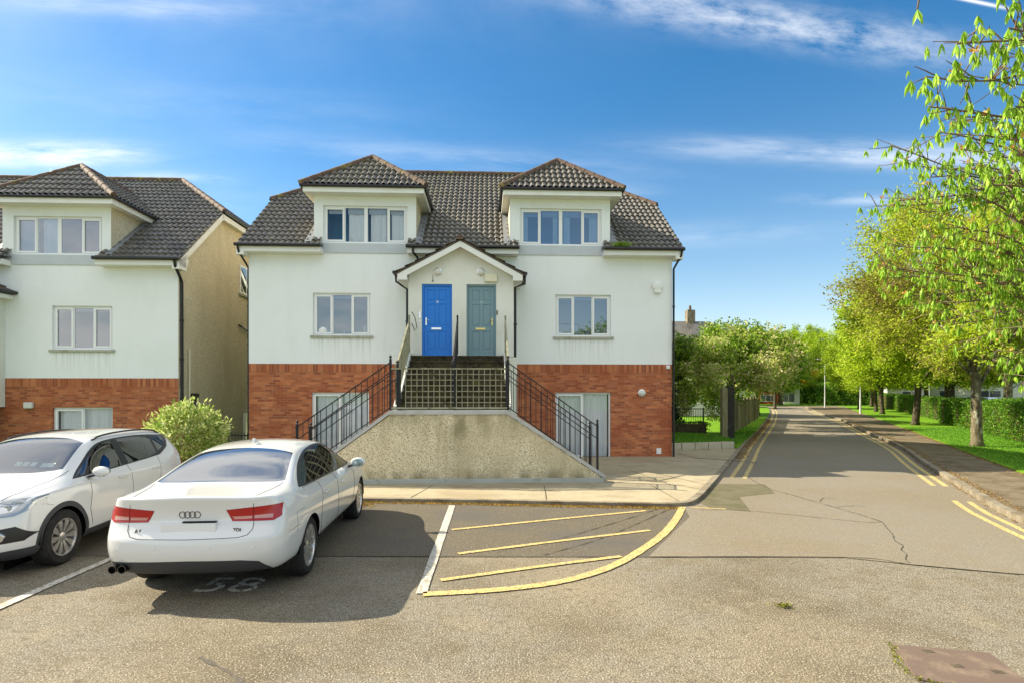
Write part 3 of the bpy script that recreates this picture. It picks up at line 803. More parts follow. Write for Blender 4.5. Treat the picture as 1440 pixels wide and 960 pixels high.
for i in range(m_):
    y0 = yB + tr * i
    rs.box(fx0, fx1, y0 + .001, -1.051, -.02 if i == 0 else zl + r2 * i + .0005, zl + r2 * (i + 1))
    rs.box(fx0, fx1, y0 - .02, y0, zl + r2 * (i + 1) - .045, zl + r2 * (i + 1) - .001)     # nosing
sb(rs, 'upper_steps', 'moss_step')
# side walls and cream strings of the rear flight
for x in (fx0 - .11, fx1 + .002):
    sw = MB(); sw.prism([(x, yB - .02, -.02), (x, -1.052, -.02), (x, -1.052, 3.22), (x, -1.35, 3.22), (x, yB - .02, zl + .16)], (.108, 0, 0))
    sb(sw, 'upper_string_wall', 'render_porch')
dc = MB().box(fx0 - .3, fx1 + .4, -1.049, -.003, -.02, 3.11); sb(dc, 'porch_base', 'render_porch')

def finial(mb, x, y, z, s=.028):
    mb.lathe([(s * .6, 0), (s * 1.2, .012), (s * .5, .03), (s * 1.15, .055), (s * 1.1, .075), (s * .3, .10), (.001, .115)], 'z', (x, y, z), 8)
def post(mb, x, y, z0, z1, w=.05):
    mb.box(x - w / 2, x + w / 2, y - w / 2, y + w / 2, z0, z1); finial(mb, x, y, z1)
def railing(a, b, h=.98, low=.10, mid=None, gap=.15, mat_='iron', pw=.05, posts=(True, True), overshoot=0, label=None):
    """sloping or level railing between two feet a and b"""
    a = Vector(a); b = Vector(b); mb = MB()
    up = Vector((0, 0, 1)); d = b - a
    ax = 'x' if abs(d.x) > abs(d.y) else 'y'
    mb.bar(a + up * h, b + up * h, .045, .022); mb.bar(a + up * low, b + up * low, .03, .02)
    if mid: mb.bar(a + up * mid, b + up * mid, .03, .018)
    n = max(2, int((d.length) / gap))
    for i in range(1, n):
        p = a + d * i / n
        mb.box(p.x - .007, p.x + .007, p.y - .007, p.y + .007, p.z + low, p.z + h - .01)
    o = sb(mb, 'railing', mat_, label=label)
    for q, on in ((a, posts[0]), (b, posts[1])):
        if on:
            pm = MB(); post(pm, q.x, q.y, q.z, q.z + h + .06, pw); sb(pm, 'post', mat_, o)
    return o
yR = yF + .10
# front railings over the wall (left and right), and the ones on the house side
for sgn, xa, xb in ((1, xr1 + .02, xr0 - .10), (-1, xl1 - .02, xl0 - .10)):
    railing((xa, yR, zl + hh), (xb, yR, .24), h=1.08, low=.07, mid=.80)
    railing((xa + .0, yB - .05, zl + .06), (xb + sgn * .02, yB - .05, .16), h=1.05, low=.10, mid=.78)
# level guard with square mesh across the landing
g = MB(); z0, z1 = zl + hh + .05, zl + 1.03
g.bar((xl1 - .02, yR, z1), (xr1 + .02, yR, z1), .05, .03); g.bar((xl1 - .02, yR, z0), (xr1 + .02, yR, z0), .05, .04)
k = 0; x = -1.02
while x < 1.24:
    g.box(x - .008, x + .008, yR - .008, yR + .008, z0, z1); x += .127
for i in range(1, 7): 
    zz = z0 + (z1 - z0) * i / 7; g.box(-1.02, .06, yR - .021, yR - .0085, zz - .008, zz + .008); g.box(.14, 1.24, yR - .021, yR - .0085, zz - .008, zz + .008)
o = sb(g, 'mesh_guard', 'iron_moss')
for xx in (xl1 + .18, .10): 
    pm = MB().box(xx - .025, xx + .025, yR + .03, yR + .08, zl, z1); sb(pm, 'post', 'iron', o)
# three handrails up to the doors
ytop = -1.30; ztop = 3.14
for x, mt in ((fx0 + .0 - .05, 'iron_moss'), (-.03, 'iron'), (fx1 + .05, 'iron_moss')):
    railing((x, yB + .05, zl + .17), (x, ytop, ztop + .05), h=.95, low=.10, gap=.10, mat_='iron' if x == -.03 else mt, pw=.045)
# fallen handrail end loops at the top of the left rail
lp = MB().tube([(fx0 + .02, -1.32, 4.38), (fx0 + .10, -1.25, 4.25), (fx0 + .16, -1.22, 3.95), (fx0 + .10, -1.25, 3.85), (fx0 + .02, -1.30, 4.05)], .012, 6); sb(lp, 'rail_loop', 'iron')
# ================================================================== GROUND, ROAD, PATHS
def sheet(name, pts, z, m, thick=None):
    mb = MB()
    if thick: mb.prism([(x, y, z - thick) for x, y in pts], (0, 0, thick))
    else: mb.poly([(x, y, z) for x, y in pts])
    o = mb.build(name, M[m]); 
    bm = bmesh.new(); bm.from_mesh(o.data); bmesh.ops.triangulate(bm, faces=[f for f in bm.faces if len(f.verts) > 4]); bmesh.ops.recalc_face_normals(bm, faces=bm.faces[:])
    if not thick:
        for f in bm.faces:
            if f.normal.z < 0: f.normal_flip()
    bm.to_mesh(o.data); bm.free()
    return tag(o, kind='structure')

def smooth_line(pts, n=8):
    P = [Vector((*p, 0)) if len(p) == 2 else Vector(p) for p in pts]; out = []
    for i in range(len(P) - 1):
        p0 = P[max(i - 1, 0)]; p1 = P[i]; p2 = P[i + 1]; p3 = P[min(i + 2, len(P) - 1)]
        for k in range(n):
            t = k / n; out.append(.5 * ((2 * p1) + (p2 - p0) * t + (2 * p0 - 5 * p1 + 4 * p2 - p3) * t * t + (3 * p1 - p0 - 3 * p2 + p3) * t ** 3))
    out.append(P[-1]); return out

def ribbon(name, pts, w, z, m, wander=0.0, taper=False, h=None, smooth=6):
    P = smooth_line(pts, smooth) if smooth > 1 else [Vector((*p, 0)) for p in pts]
    mb = MB(); Lp = []; Rp = []
    rnd = random.Random(len(pts) * 7 + int(w * 1000))
    for i, p in enumerate(P):
        d = (P[min(i + 1, len(P) - 1)] - P[max(i - 1, 0)]).normalized(); nrm = Vector((-d.y, d.x, 0))
        ww = w / 2 * (1 + rnd.uniform(-wander, wander))
        Lp.append(p + nrm * ww); Rp.append(p - nrm * ww)
    if h is None:
        vs = [(q.x, q.y, z) for pr in zip(Lp, Rp) for q in pr]
        mb.add(vs, [(2 * i, 2 * i + 1, 2 * i + 3, 2 * i + 2) for i in range(len(P) - 1)])
    else:
        vs = []
        for a, b in zip(Lp, Rp): vs += [(a.x, a.y, z), (a.x, a.y, z + h), (b.x, b.y, z + h), (b.x, b.y, z)]
        fs = []
        for i in range(len(P) - 1):
            k = 4 * i
            for j in range(4): fs.append((k + j, k + (j + 1) % 4, k + 4 + (j + 1) % 4, k + 4 + j))
        fs += [(0, 1, 2, 3), tuple(4 * (len(P) - 1) + j for j in (3, 2, 1, 0))]
        mb.add(vs, fs)
    o = mb.build(name, M[m])
    bm = bmesh.new(); bm.from_mesh(o.data); bmesh.ops.recalc_face_normals(bm, faces=bm.faces[:])
    if h is None:
        for f in bm.faces:
            if f.normal.z < 0: f.normal_flip()
    bm.to_mesh(o.data); bm.free()
    return tag(o, kind='structure')

# ground with a dip where the left house stands lower
def gz(x, y):
    sx = min(1, max(0, (-6.4 - x) / 1.6)); sy = min(1, max(0, (y - 13.2) / 2.6))
    f = sx * sx * (3 - 2 * sx) * sy * sy * (3 - 2 * sy)
    return -.04 - .45 * f
xs = [-600, -200, -80, -45, -32] + [-26 + i * 1.0 for i in range(19)] + [-7.6, -7.2, -6.8, -6.4, -6.0, 0, 20, 60, 120, 250, 600]
ys = [-400, -100, -30, 0, 10, 13.2, 13.8, 14.4, 15, 15.6, 16.2, 18, 24, 30, 45, 80, 150, 300, 900]
vs = [(x, y, gz(x, y)) for y in ys for x in xs]; nx = len(xs)
mb = MB().add(vs, [(j * nx + i, j * nx + i + 1, (j + 1) * nx + i + 1, (j + 1) * nx + i) for j in range(len(ys) - 1) for i in range(nx - 1)])
tag(mb.build('ground', M['grass'], smooth=True), kind='structure')

KL = [(-30, 11.15), (-12, 11.1), (-5, 11.0), (-2.6, 10.95), (-.27, 10.78), (2.3, 10.5), (3.05, 10.52), (3.5, 10.95), (4.55, 13.0), (6.88, 17.75), (7.9, 19.9), (9.9, 24.0), (13.6, 31.4), (18.6, 41.6), (26.6, 58.7), (33.0, 73.5)]
KR = [(16, -.6), (11.5, 1.0), (8.6, 3.6), (7.5, 6.2), (8.25, 9.16), (9.37, 11.5), (11.8, 16.2), (14.54, 21.3), (18.6, 30.1), (23.1, 39.6), (28.7, 53), (34.3, 65.5), (39.3, 76)]
GR = [(20, 2.2), (15, 4.0), (11.5, 8.0), (11.4, 11.6), (12.47, 13.85), (15.66, 20.05), (21.34, 30.98), (30.31, 48.69), (37, 62), (43.5, 74.5)]
sheet('car_park', [(-45, -30), (16, -30), (40, -6), (16, 1.2), (12, 7.5), (5.9, 7.0), (4.26, 7.27), (3.9, 11.6), (-45, 11.6)], 0, 'asphalt')
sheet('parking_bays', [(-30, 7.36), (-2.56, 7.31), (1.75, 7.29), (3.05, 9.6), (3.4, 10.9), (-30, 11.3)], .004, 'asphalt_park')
kl = [tuple(p)[:2] for p in smooth_line(KL, 4)]; kr = [tuple(p)[:2] for p in smooth_line(KR, 4)]; gr = [tuple(p)[:2] for p in smooth_line(GR, 4)]
road = [(1.75, 7.29), (2.9, 7.28), (4.26, 7.25), (4.9, 6.95), (5.92, 6.58), (7.9, 6.0)] + [p for p in kr if p[1] > 6.05] + [(44, 79), (33, 79)] + [p for p in kl[::-1] if p[0] > 3.1] + [(3.0, 9.6)]
sheet('road', road, .008, 'asphalt_road')
sheet('cross_road', [(20, 76.5), (60, 76.5), (60, 80.5), (20, 80.5)], .012, 'asphalt_road')
ribbon('road_seam', [(-5, 7.34), (-2.56, 7.31), (1.0, 7.28), (4.2, 7.26), (4.9, 6.95), (5.92, 6.58), (7.8, 6.05)], .014, .012, 'seam', .6, smooth=14)
ribbon('road_seam', [(3.35, 10.15), (4.23, 10.05), (5.6, 9.25), (6.0, 9.22)], .012, .012, 'seam', .6, smooth=10)
ribbon('road_seam', [(6.0, 9.22), (5.95, 9.9), (5.75, 11.3), (5.6, 12.6), (5.9, 14.5)], .018, .012, 'seam', .8, smooth=16)
ribbon('road_crack', [(4.9, 7.02), (4.98, 7.2), (5.12, 7.38), (5.2, 7.6), (5.36, 7.8), (5.42, 8.05), (5.62, 8.4), (5.8, 8.8), (6.0, 9.22)], .011, .012, 'seam', .7, smooth=6)
ribbon('road_crack', [(5.95, 10.4), (6.3, 10.5), (6.5, 10.45)], .012, .012, 'seam', .7, smooth=6)
ribbon('road_crack', [(5.9, 10.9), (6.2, 11.3), (6.35, 11.2)], .012, .012, 'seam', .7, smooth=6)
ribbon('trench_scar', [(-2.5, 4.55), (-1.95, 4.1), (-2.1, 3.6), (-1.9, 3.2)], .03, .004, 'asphalt_park', .8, smooth=10)
ribbon('road_crack', [(-.2, 7.5), (.7, 8.2), (1.5, 9.0), (2.6, 10.2)], .014, .012, 'seam', .8, smooth=10)
ribbon('road_crack', [(.4, 7.35), (1.2, 8.1), (2.0, 9.1), (2.95, 10.4)], .012, .012, 'seam', .8, smooth=10)
sheet('repair_patch', [(4.25, 13.0), (4.05, 12.4), (3.5, 11.2), (3.6, 10.35), (4.2, 10.0), (4.55, 11.4), (5.45, 11.8), (5.75, 12.95)], .012, 'asphalt_patch')

# footpaths
fl = [p for p in kl if p[1] < 20.0]
sheet('footpath', [(-30, 12.85), ] + fl + [(8.05, 20.45), (5.0, 20.0), (4.8, 29), (-2, 29), (-6.6, 18), (-6.6, 12.9)], .055, 'concrete', .06)
ribbon('kerb', [p for p in KL], .13, -.01, 'kerb', h=.082, smooth=6)
sheet('path_behind_kerb', [p for p in kr if p[1] > -1] + gr[::-1], .10, 'rpath', .1)
ribbon('kerb', [p for p in KR], .14, -.01, 'kerb', h=.125, smooth=6)
# joints in the concrete path
for a, b in (((-2.0, 10.9), (-1.75, 12.5)), ((.65, 10.75), (.7, 12.5)), ((-5.5, 11.1), (-5.5, 12.6)), ((3.05, 12.6), (3.15, 10.55)), ((2.35, 14.3), (4.05, 11.9)), ((1.9, 12.75), (3.9, 13.5)), ((3.0, 15.4), (3.5, 12.6)), ((4.3, 12.6), (3.1, 15.6))):
    ribbon('path_joint', [a, ((a[0] + b[0]) / 2 + .01, (a[1] + b[1]) / 2), b], .016, .059, 'seam', .5, smooth=6)
# a bent white cable lying on the path by the corner of the house
tag(MB().tube([(5.32, 18.2, .12), (5.62, 17.5, .075), (6.3, 17.0, .075), (7.05, 16.3, .075), (6.8, 16.1, .075)], .010, 6).build('cable', M['kerb'], smooth=True), 'thin bent white pipe lying on the path past the right corner of the central house', 'pipe')

# lawns and verges (slightly raised sheets)
lv = [p for p in kl if p[1] > 20.3]
sheet('lawn', [(8.1, 20.65)] + [(x - .03, y) for x, y in lv] + [(30, 75), (12, 60), (9.2, 30), (8.4, 22.4)], .10, 'grass', .15)
sheet('lawn', gr + [(43.5, 76), (60, 76), (60, 0)], .13, 'grass', .17)
sheet('lawn', [(20, 80.6), (160, 80.6), (160, 200), (-60, 200), (-60, 100)], .03, 'grass', .05)

# road paint
def line(name, pts, w, m, z=.0125, smooth=6): return ribbon(name, pts, w, z, m, .06, smooth=smooth)
M['digit'] = mat('worn_digit_paint', (.66, .63, .55), .7, .3, [(14, (.16, .14, .10), .53, .60), (50, (.30, .27, .20), .54, .62)])
line('white_bay_line', [(-1.11, 10.55), (-1.03, 8.3), (-.95, 5.96)], .115, 'white_line')
line('white_bay_line', [(-5.05, 10.2), (-5.07, 7.22), (-5.02, 5.2), (-5.0, 4.2)], .11, 'white_line')
line('yellow_box_line', [(-.93, 5.94), (-.25, 6.05), (.30, 6.22), (.75, 6.47), (1.22, 6.9), (1.72, 7.58), (2.25, 8.45), (2.75, 9.5), (3.12, 10.42)], .125, 'yellow_line', smooth=10)
for a, b in (((-.92, 8.70), (2.38, 10.08)), ((-.70, 7.42), (2.10, 8.66)), ((-.80, 6.38), (1.40, 7.30))):
    line('yellow_hatch_line', [a, ((a[0] + b[0]) / 2, (a[1] + b[1]) / 2 + .02), b], .085, 'yellow_line')
line('yellow_tick', [(3.25, 10.36), (3.62, 10.27), (3.85, 10.22)], .07, 'yellow_line')
def offset(pts, d):
    P = [Vector((*p, 0)) for p in pts]; out = []
    for i, p in enumerate(P):
        t = (P[min(i + 1, len(P) - 1)] - P[max(i - 1, 0)]).normalized(); out.append((p.x - t.y * d, p.y + t.x * d))
    return out
for d in (.33, .62):
    line('double_yellow_line', [q for q in offset(kl, -d) if q[1] > 13.6][:200], .10, 'yellow_line', smooth=1)
for d in (.27, .50):
    a = [q for q in offset(kr, d) if q[1] > 5]
    line('double_yellow_line', [q for q in a if q[1] < 11.4], .10, 'yellow_line', smooth=1)
    line('double_yellow_line', [q for q in a if q[1] > 12.6 and q[1] < 70], .10, 'yellow_line', smooth=1)
# speed-ramp teeth far up the road
mb = MB()
for i in range(6):
    x, y = 27.7 + i * 1.05, 60.2 - i * .42; mb.poly([(x - .35, y - .7, .02), (x + .35, y - 1.0, .02), (x + .12, y + 1.1, .02)])
for t in range(2): mb.poly([(26.9, 57.9 + t * 5.5, .02), (33.4, 55.2 + t * 5.5, .02), (33.5, 55.5 + t * 5.5, .02), (27, 58.2 + t * 5.5, .02)])
tag(mb.build('ramp_marking', M['white_line']), kind='structure')
o = text_obj('58', .60, M['digit'], 'bay_number', None, Matrix.Translation((-3.08, 6.22, .008)) @ Matrix.Scale(1.15, 4, (1, 0, 0)) @ Matrix.Scale(1.1, 4, (0, 1, 0)), .001, False)
tag(o, kind='structure')

# manhole cover in the foreground
mh = MB(); q = [(3.17, 4.76), (3.86, 4.60), (3.72, 3.95), (2.98, 4.18)]
mh.prism([(x, y, .002) for x, y in q], (0, 0, .014))
M['cover'] = mat('rusty_cast_cover', (.15, .108, .078), .75, .3, [(5, (.24, .18, .12), .5, .7), (90, (.15, .10, .085), .5, .62, 2), (9, (.36, .30, .12), .68, .74)], [(160, .8, .006)])
o = tag(mh.build('manhole_cover', M['cover'], bevel=.004), 'reddish rusty quadrilateral manhole cover set in the asphalt', 'manhole cover')
for cx, cy in ((3.42, 4.37), (3.66, 4.28), (3.38, 4.62)):
    k = MB(); 
    for i in range(4): k.box(cx - .04 + i * .022, cx - .028 + i * .022, cy - .025, cy + .025, .0165, .0185)
    k.build('lifting_slot', M['seam'], o)
M['moss'] = leaf_mat('moss', [(.10, .11, .01), (.18, .19, .015), (.26, .25, .04)], .2, .9)
def scatter_line(name, pts, n, spread, size, m, label_kind='stuff', seed=1, z=.02, flat=.25):
    rg = np.random.default_rng(seed); P = np.array([tuple(p)[:2] for p in smooth_line(pts, 10)]); sg = np.linalg.norm(np.diff(P, axis=0), axis=1); cum = np.concatenate([[0], np.cumsum(sg)])
    t = rg.random(n) * cum[-1]; x = np.interp(t, cum, P[:, 0]); y = np.interp(t, cum, P[:, 1])
    C_ = np.column_stack([x + rg.normal(0, spread, n), y + rg.normal(0, spread, n), np.full(n, z) + rg.random(n) * .004])
    D = rg.normal(size=(n, 3)); D[:, 2] = np.abs(D[:, 2]) * flat
    s = size * (.5 + rg.random(n))
    return tag(leaf_mesh(name, C_, D, s, s * .6, m, rng=rg), kind=label_kind)
scatter_line('moss', [q[0], q[3], q[2]], 420, .016, .016, M['moss'], seed=2)
scatter_line('moss', [(2.62, 5.62), (2.72, 5.60)], 200, .03, .02, M['moss'], seed=4)
M['litter'] = leaf_mat('fallen_leaves', [(.12, .06, .02), (.26, .15, .04), (.36, .24, .07)], .15, .8)
scatter_line('fallen_leaves', [p for p in KR if 6 < p[1] < 40], 7000, .08, .028, M['litter'], seed=5, z=.022)
scatter_line('fallen_leaves', [(x + .17, y) for x, y in KR if 6 < y < 40], 3000, .05, .028, M['litter'], seed=15, z=.118)
scatter_line('fallen_leaves', [p for p in GR if 9 < p[1] < 40], 3000, .10, .03, M['litter'], seed=6, z=.115)
scatter_line('fallen_leaves', [(x + .15, y - .05) for x, y in KL if 15 < y < 50], 5200, .14, .035, M['litter'], seed=7, z=.02)
M['rust_moss'] = leaf_mat('gutter_moss', [(.20, .10, .015), (.34, .19, .02), (.40, .28, .05)], .1, .9)
scatter_line('gutter_moss', [(-3, 10.82), (-1.5, 10.74), (-.3, 10.62), (2.3, 10.34), (3.0, 10.3)], 5200, .06, .022, M['rust_moss'], seed=8, z=.012)
scatter_line('gutter_moss', [(-3.3, 10.7), (-2.6, 10.5)], 800, .12, .022, M['rust_moss'], seed=9, z=.012)

# grass blades on the near verges
M['blade'] = leaf_mat('grass_blades', [(.06, .17, .01), (.12, .30, .02), (.22, .42, .05)], .4, .6)
def in_poly(x, y, poly):
    c = np.zeros(len(x), bool); n = len(poly)
    for i in range(n):
        x1, y1 = poly[i]; x2, y2 = poly[(i + 1) % n]
        cond = ((y1 > y) != (y2 > y)) & (x < (x2 - x1) * (y - y1) / (y2 - y1 + 1e-12) + x1); c ^= cond
    return c
def blades(name, poly, n, h, z, seed=1, m='blade'):
    rg = np.random.default_rng(seed); a = np.array(poly); x = rg.uniform(a[:, 0].min(), a[:, 0].max(), n * 3); y = rg.uniform(a[:, 1].min(), a[:, 1].max(), n * 3)
    k = in_poly(x, y, poly); x = x[k][:n]; y = y[k][:n]; m_ = len(x)
    D = rg.normal(size=(m_, 3)) * .45; D[:, 2] = 1
    return tag(leaf_mesh(name, np.column_stack([x, y, np.full(m_, z)]), D, h * (.6 + .8 * rg.random(m_)), .014 + .01 * rg.random(m_), M[m], rng=rg), kind='stuff')
blades('grass', [(12.3, 13.0), (12.6, 13.9), (15.7, 20), (21.4, 31), (30, 31), (22, 13)], 60000, .05, .125, 11)
blades('grass', [(8.1, 20.7), (9.95, 24), (13.5, 31), (12.3, 31), (8.4, 22.4)], 9000, .06, .095, 12)
blades('grass', [(5.2, 19.9), (8.2, 20.7), (8.3, 22.4), (7.3, 24.6), (5.0, 24.6)], 12000, .09, .29, 13)
# ================================================================== TREES, SHRUBS, HEDGES
def grow_tree(seed, h=10.0, clear=2.4, rad=4.3, r0=.21, limbs=9, subs=7, twigs=6, leaves_per=22, leaf=(.10, .06), flat=1.0, spread=.42, trunk_lean=.15, low=.05, elo=-.75, tw_r=.003, cone=.0):
    """returns (trunk MB, twig MB, leaf arrays)"""
    rg = random.Random(seed); ng = np.random.default_rng(seed)
    tk = MB(); tw = MB(); LP = []; LD = []
    cz = (clear + h) / 2; rz = (h - clear) / 2
    lean = Vector((rg.uniform(-1, 1), rg.uniform(-1, 1), 0)) * trunk_lean
    tp = [Vector((0, 0, -.1)), Vector((0, 0, .25)) + lean * .1, Vector((0, 0, clear * .5)) + lean * .6, Vector((0, 0, clear)) + lean, Vector((lean.x * 1.3, lean.y * 1.3, clear + rz * .7)), Vector((lean.x * 1.6, lean.y, h * .86))]
    rr = [r0 * 1.7, r0 * 1.12, r0, r0 * .92, r0 * .5, r0 * .12]
    tk.tube(tp, rr, 12)
    def crown_pt(az, el, f=1.0):
        k = 1 + .16 * math.sin(3 * az + seed) + .1 * math.sin(5 * az + 2 * el)
        k *= 1 - cone * max(0, math.sin(el)); return Vector((math.cos(az) * math.cos(el) * rad * k * f, math.sin(az) * math.cos(el) * rad * k * f, cz + math.sin(el) * rz * f * (1 + .1 * math.sin(4 * az))))
    def bend(a, b, up, n=4):
        c = a.lerp(b, .45) + Vector((rg.uniform(-.12, .12), rg.uniform(-.12, .12), up)) * (b - a).length
        return [(a * (1 - t) ** 2 + c * 2 * t * (1 - t) + b * t * t) for t in [i / n for i in range(n + 1)]]
    for i in range(limbs):
        az = 2 * PI * i / limbs * 1.0 + rg.uniform(-.3, .3) + (i % 3) * .7
        el = elo + (1.25 - elo) * (((i * 5) % limbs) + .5) / limbs
        f = rg.uniform(.1, .95); base = tp[3].lerp(tp[4], f) if i % 3 else tp[3] + Vector((0, 0, -.15 + low * i))
        end = crown_pt(az, el, rg.uniform(.66, .8))
        lp = bend(base, end, .12, 5); rl = r0 * rg.uniform(.34, .46)
        (tk if True else tw).tube(lp, [rl * (1 - .75 * t / 5) for t in range(6)], 7)
        for j in range(subs):
            t = rg.uniform(.3, 1.0); k = min(4, int(t * 5)); sb_ = lp[k].lerp(lp[k + 1], t * 5 - k)
            e2 = crown_pt(az + rg.gauss(0, .42), max(-.95, min(1.45, el + rg.gauss(0, .38))), rg.uniform(.78, 1.02))
            e2 = sb_.lerp(e2, min(1, 2.4 / max(.1, (e2 - sb_).length)) if (e2 - sb_).length > 2.4 else 1)
            sp = bend(sb_, e2, .06, 4); rs = rl * .34
            tw.tube(sp, [rs * (1 - .8 * q / 4) for q in range(5)], 4, cap=False)
            for k2 in range(twigs):
                t2 = rg.uniform(.25, 1); k3 = min(3, int(t2 * 4)); a = sp[k3].lerp(sp[k3 + 1], t2 * 4 - k3)
                out = (a - Vector((0, 0, cz - rz * .2))); out.z *= .6; out.normalize()
                d = (out + Vector((rg.gauss(0, .75), rg.gauss(0, .75), rg.gauss(.1, .6)))).normalized() * rg.uniform(.5, 1.15)
                b = a + d; mid = a.lerp(b, .5) + Vector((0, 0, .06))
                tw.tube([a, mid, b], [rs * .35 + tw_r, rs * .2 + tw_r, tw_r], 3, cap=False)
                n = leaves_per; tt = ng.random(n) ** .7
                c = np.outer(1 - tt, np.array(a)) + np.outer(tt, np.array(b)) + ng.normal(0, spread * .34, (n, 3))
                LP.append(c); dd = ng.normal(size=(n, 3)); dd[:, 2] -= .35; LD.append(dd)
    return tk, tw, np.concatenate(LP), np.concatenate(LD)

def tree_proto(name, label, cat, group, seed, leafm, bark='bark', leaf=(.10, .06), **k):
    tk, tw, LP, LD = grow_tree(seed, leaf=leaf, **k)
    root = empty(name, (0, 0, 0), 0, label, cat, group)
    tk.build('trunk', M[bark], root, smooth=True)
    tw.build('branches', M['twig' if bark == 'bark' else bark], root, smooth=True)
    rg = np.random.default_rng(seed + 50); n = len(LP); s = leaf[0] * (.6 + .8 * rg.random(n))
    # clumps of tone through the crown: neighbouring leaves share a tint
    ph = rg.random(3) * 6
    tone = .5 + .28 * np.sin(LP[:, 0] * 1.3 + ph[0]) * np.sin(LP[:, 1] * 1.1 + ph[1]) + .22 * np.sin(LP[:, 2] * 1.6 + ph[2]) + rg.normal(0, .22, n)
    leaf_mesh('crown', LP, LD, s, s * leaf[1] / leaf[0], leafm, root, var=np.clip(tone, 0, 1), rng=rg)
    return root

M['leaf_olive'] = leaf_mat('spring_olive_leaves', [(.24, .18, .05), (.34, .36, .04), (.42, .52, .035), (.54, .66, .05)], .55)
M['leaf_lime'] = leaf_mat('spring_lime_leaves', [(.20, .26, .02), (.34, .48, .02), (.46, .62, .03), (.60, .70, .06)], .58)
M['leaf_gold'] = leaf_mat('golden_spring_leaves', [(.36, .20, .02), (.50, .36, .025), (.54, .50, .03), (.60, .60, .05)], .55)
M['leaf_green'] = leaf_mat('mid_green_leaves', [(.05, .13, .012), (.12, .28, .02), (.24, .42, .04), (.36, .54, .07)], .4)
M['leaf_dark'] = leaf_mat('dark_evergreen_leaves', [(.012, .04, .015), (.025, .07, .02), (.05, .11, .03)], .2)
M['leaf_blossom'] = leaf_mat('blossom_and_leaves', [(.08, .16, .01), (.22, .36, .02), (.36, .46, .05), (.74, .60, .36), (.28, .42, .03)], .45)
M['leaf_chestnut'] = leaf_mat('chestnut_leaves', [(.22, .42, .03), (.34, .58, .05), (.46, .70, .08), (.58, .76, .12)], .55, .4)
M['leaf_bud'] = leaf_mat('chestnut_buds', [(.45, .20, .05), (.60, .34, .08), (.62, .50, .12)], .3, .6)
M['leaf_varieg'] = leaf_mat('variegated_leaves', [(.10, .20, .02), (.30, .40, .06), (.62, .66, .28), (.46, .52, .16)], .4)
M['leaf_hedge'] = leaf_mat('hedge_leaves', [(.04, .12, .01), (.10, .24, .015), (.22, .38, .03)], .35)

def place(o, x, y, z, rz, sc=1.0):
    o.location = (x, y, z); o.rotation_euler = (0, 0, rz); o.scale = (sc, sc, sc); return o
AV = 'street trees along the right-hand verge'
pa = tree_proto('street_tree', 'nearest street tree on the right verge, lichen-patched trunk and olive spring crown', 'tree', AV, 3, M['leaf_olive'], h=10.4, clear=2.3, rad=4.5, r0=.17, leaves_per=58, leaf=(.09, .065), limbs=17, subs=12, twigs=9, elo=-.9, tw_r=.006, cone=.25)
pb = tree_proto('street_tree', 'lime green street tree behind the nearer lamp post', 'tree', AV, 8, M['leaf_lime'], bark='bark_dark', h=10.9, clear=2.2, rad=4.6, r0=.18, leaves_per=60, leaf=(.13, .09), limbs=15, subs=11, twigs=9, elo=-.9, tw_r=.007, cone=.3)
pg = tree_proto('street_tree', 'golden tree at the far end of the road, directly above the brick house', 'tree', AV, 21, M['leaf_gold'], bark='bark_dark', h=9.8, clear=2.2, rad=4.6, leaves_per=30, leaf=(.26, .17), limbs=12, subs=8, twigs=7)
place(pa, *G(1374, 632), .10, .6, .95)
place(pb, *G(1241, 583.5), .1, 1.2, .92)
def more(proto, x, y, rz, sc, label, z=.1, group=None):
    c = copy_tree(proto); place(c, x, y, z, rz, sc); c['label'] = label
    if group: c['group'] = group
    return c
more(pa, *G(1415, 613), 2.2, 1.02, 'street tree with ivy-flecked trunk in front of the hedge at the right edge')
more(pb, *G(1287, 600), 4.0, .98, 'dark-trunked street tree beside the path, second in the row from the camera')
more(pb, *G(1332, 592), 5.1, .98, 'street tree whose trunk stands before the cut end of the hedge and the parked car')
more(pb, *G(1208, 576), 3.3, .88, 'street tree just behind the nearer lamp post foot, pale trunk')
more(pb, 28.6, 32.6, 1.0, .92, 'back-row lime tree growing inside the hedge line, left of the cut hedge end')
more(pb, 36.0, 46.5, 2.0, .95, 'back-row lime tree between the second and third trunks of the row')
more(pb, 35.2, 55.0, 5.6, .85, 'slim lime tree on the verge between the third trunk and the nearer lamp post')
more(pb, 43.5, 59.5, .4, 1.1, 'back-row lime tree rising behind the hedge near the white bungalow')
more(pb, 45.5, 72.0, 2.4, 1.0, 'lime tree farther up the right verge, just right of the far lamp post')
place(pg, 31.2, 83.5, .05, .3, .9)
FG = 'trees closing the far end of the road'
pg['group'] = FG
for i, (x, y, rz, sc, src, lb) in enumerate(((39.8, 84.0, 1.4, .9, pg, 'golden tree at the road end, just left of the far lamp post'), (41.5, 88.5, 2.9, .75, pb, 'yellow-green tree behind the far lamp post'), (35.5, 90.0, 4.1, 1.08, pg, 'taller golden tree standing behind the road-end row'),
        (45.5, 92.0, 5.2, 1.1, pb, 'lime tree at the road end right of the far lamp post'), (50.5, 98, .9, 1.25, pb, 'tall lime tree farthest right in the road-end group'))):
    more(src, x, y, rz, sc, lb, .03, FG)

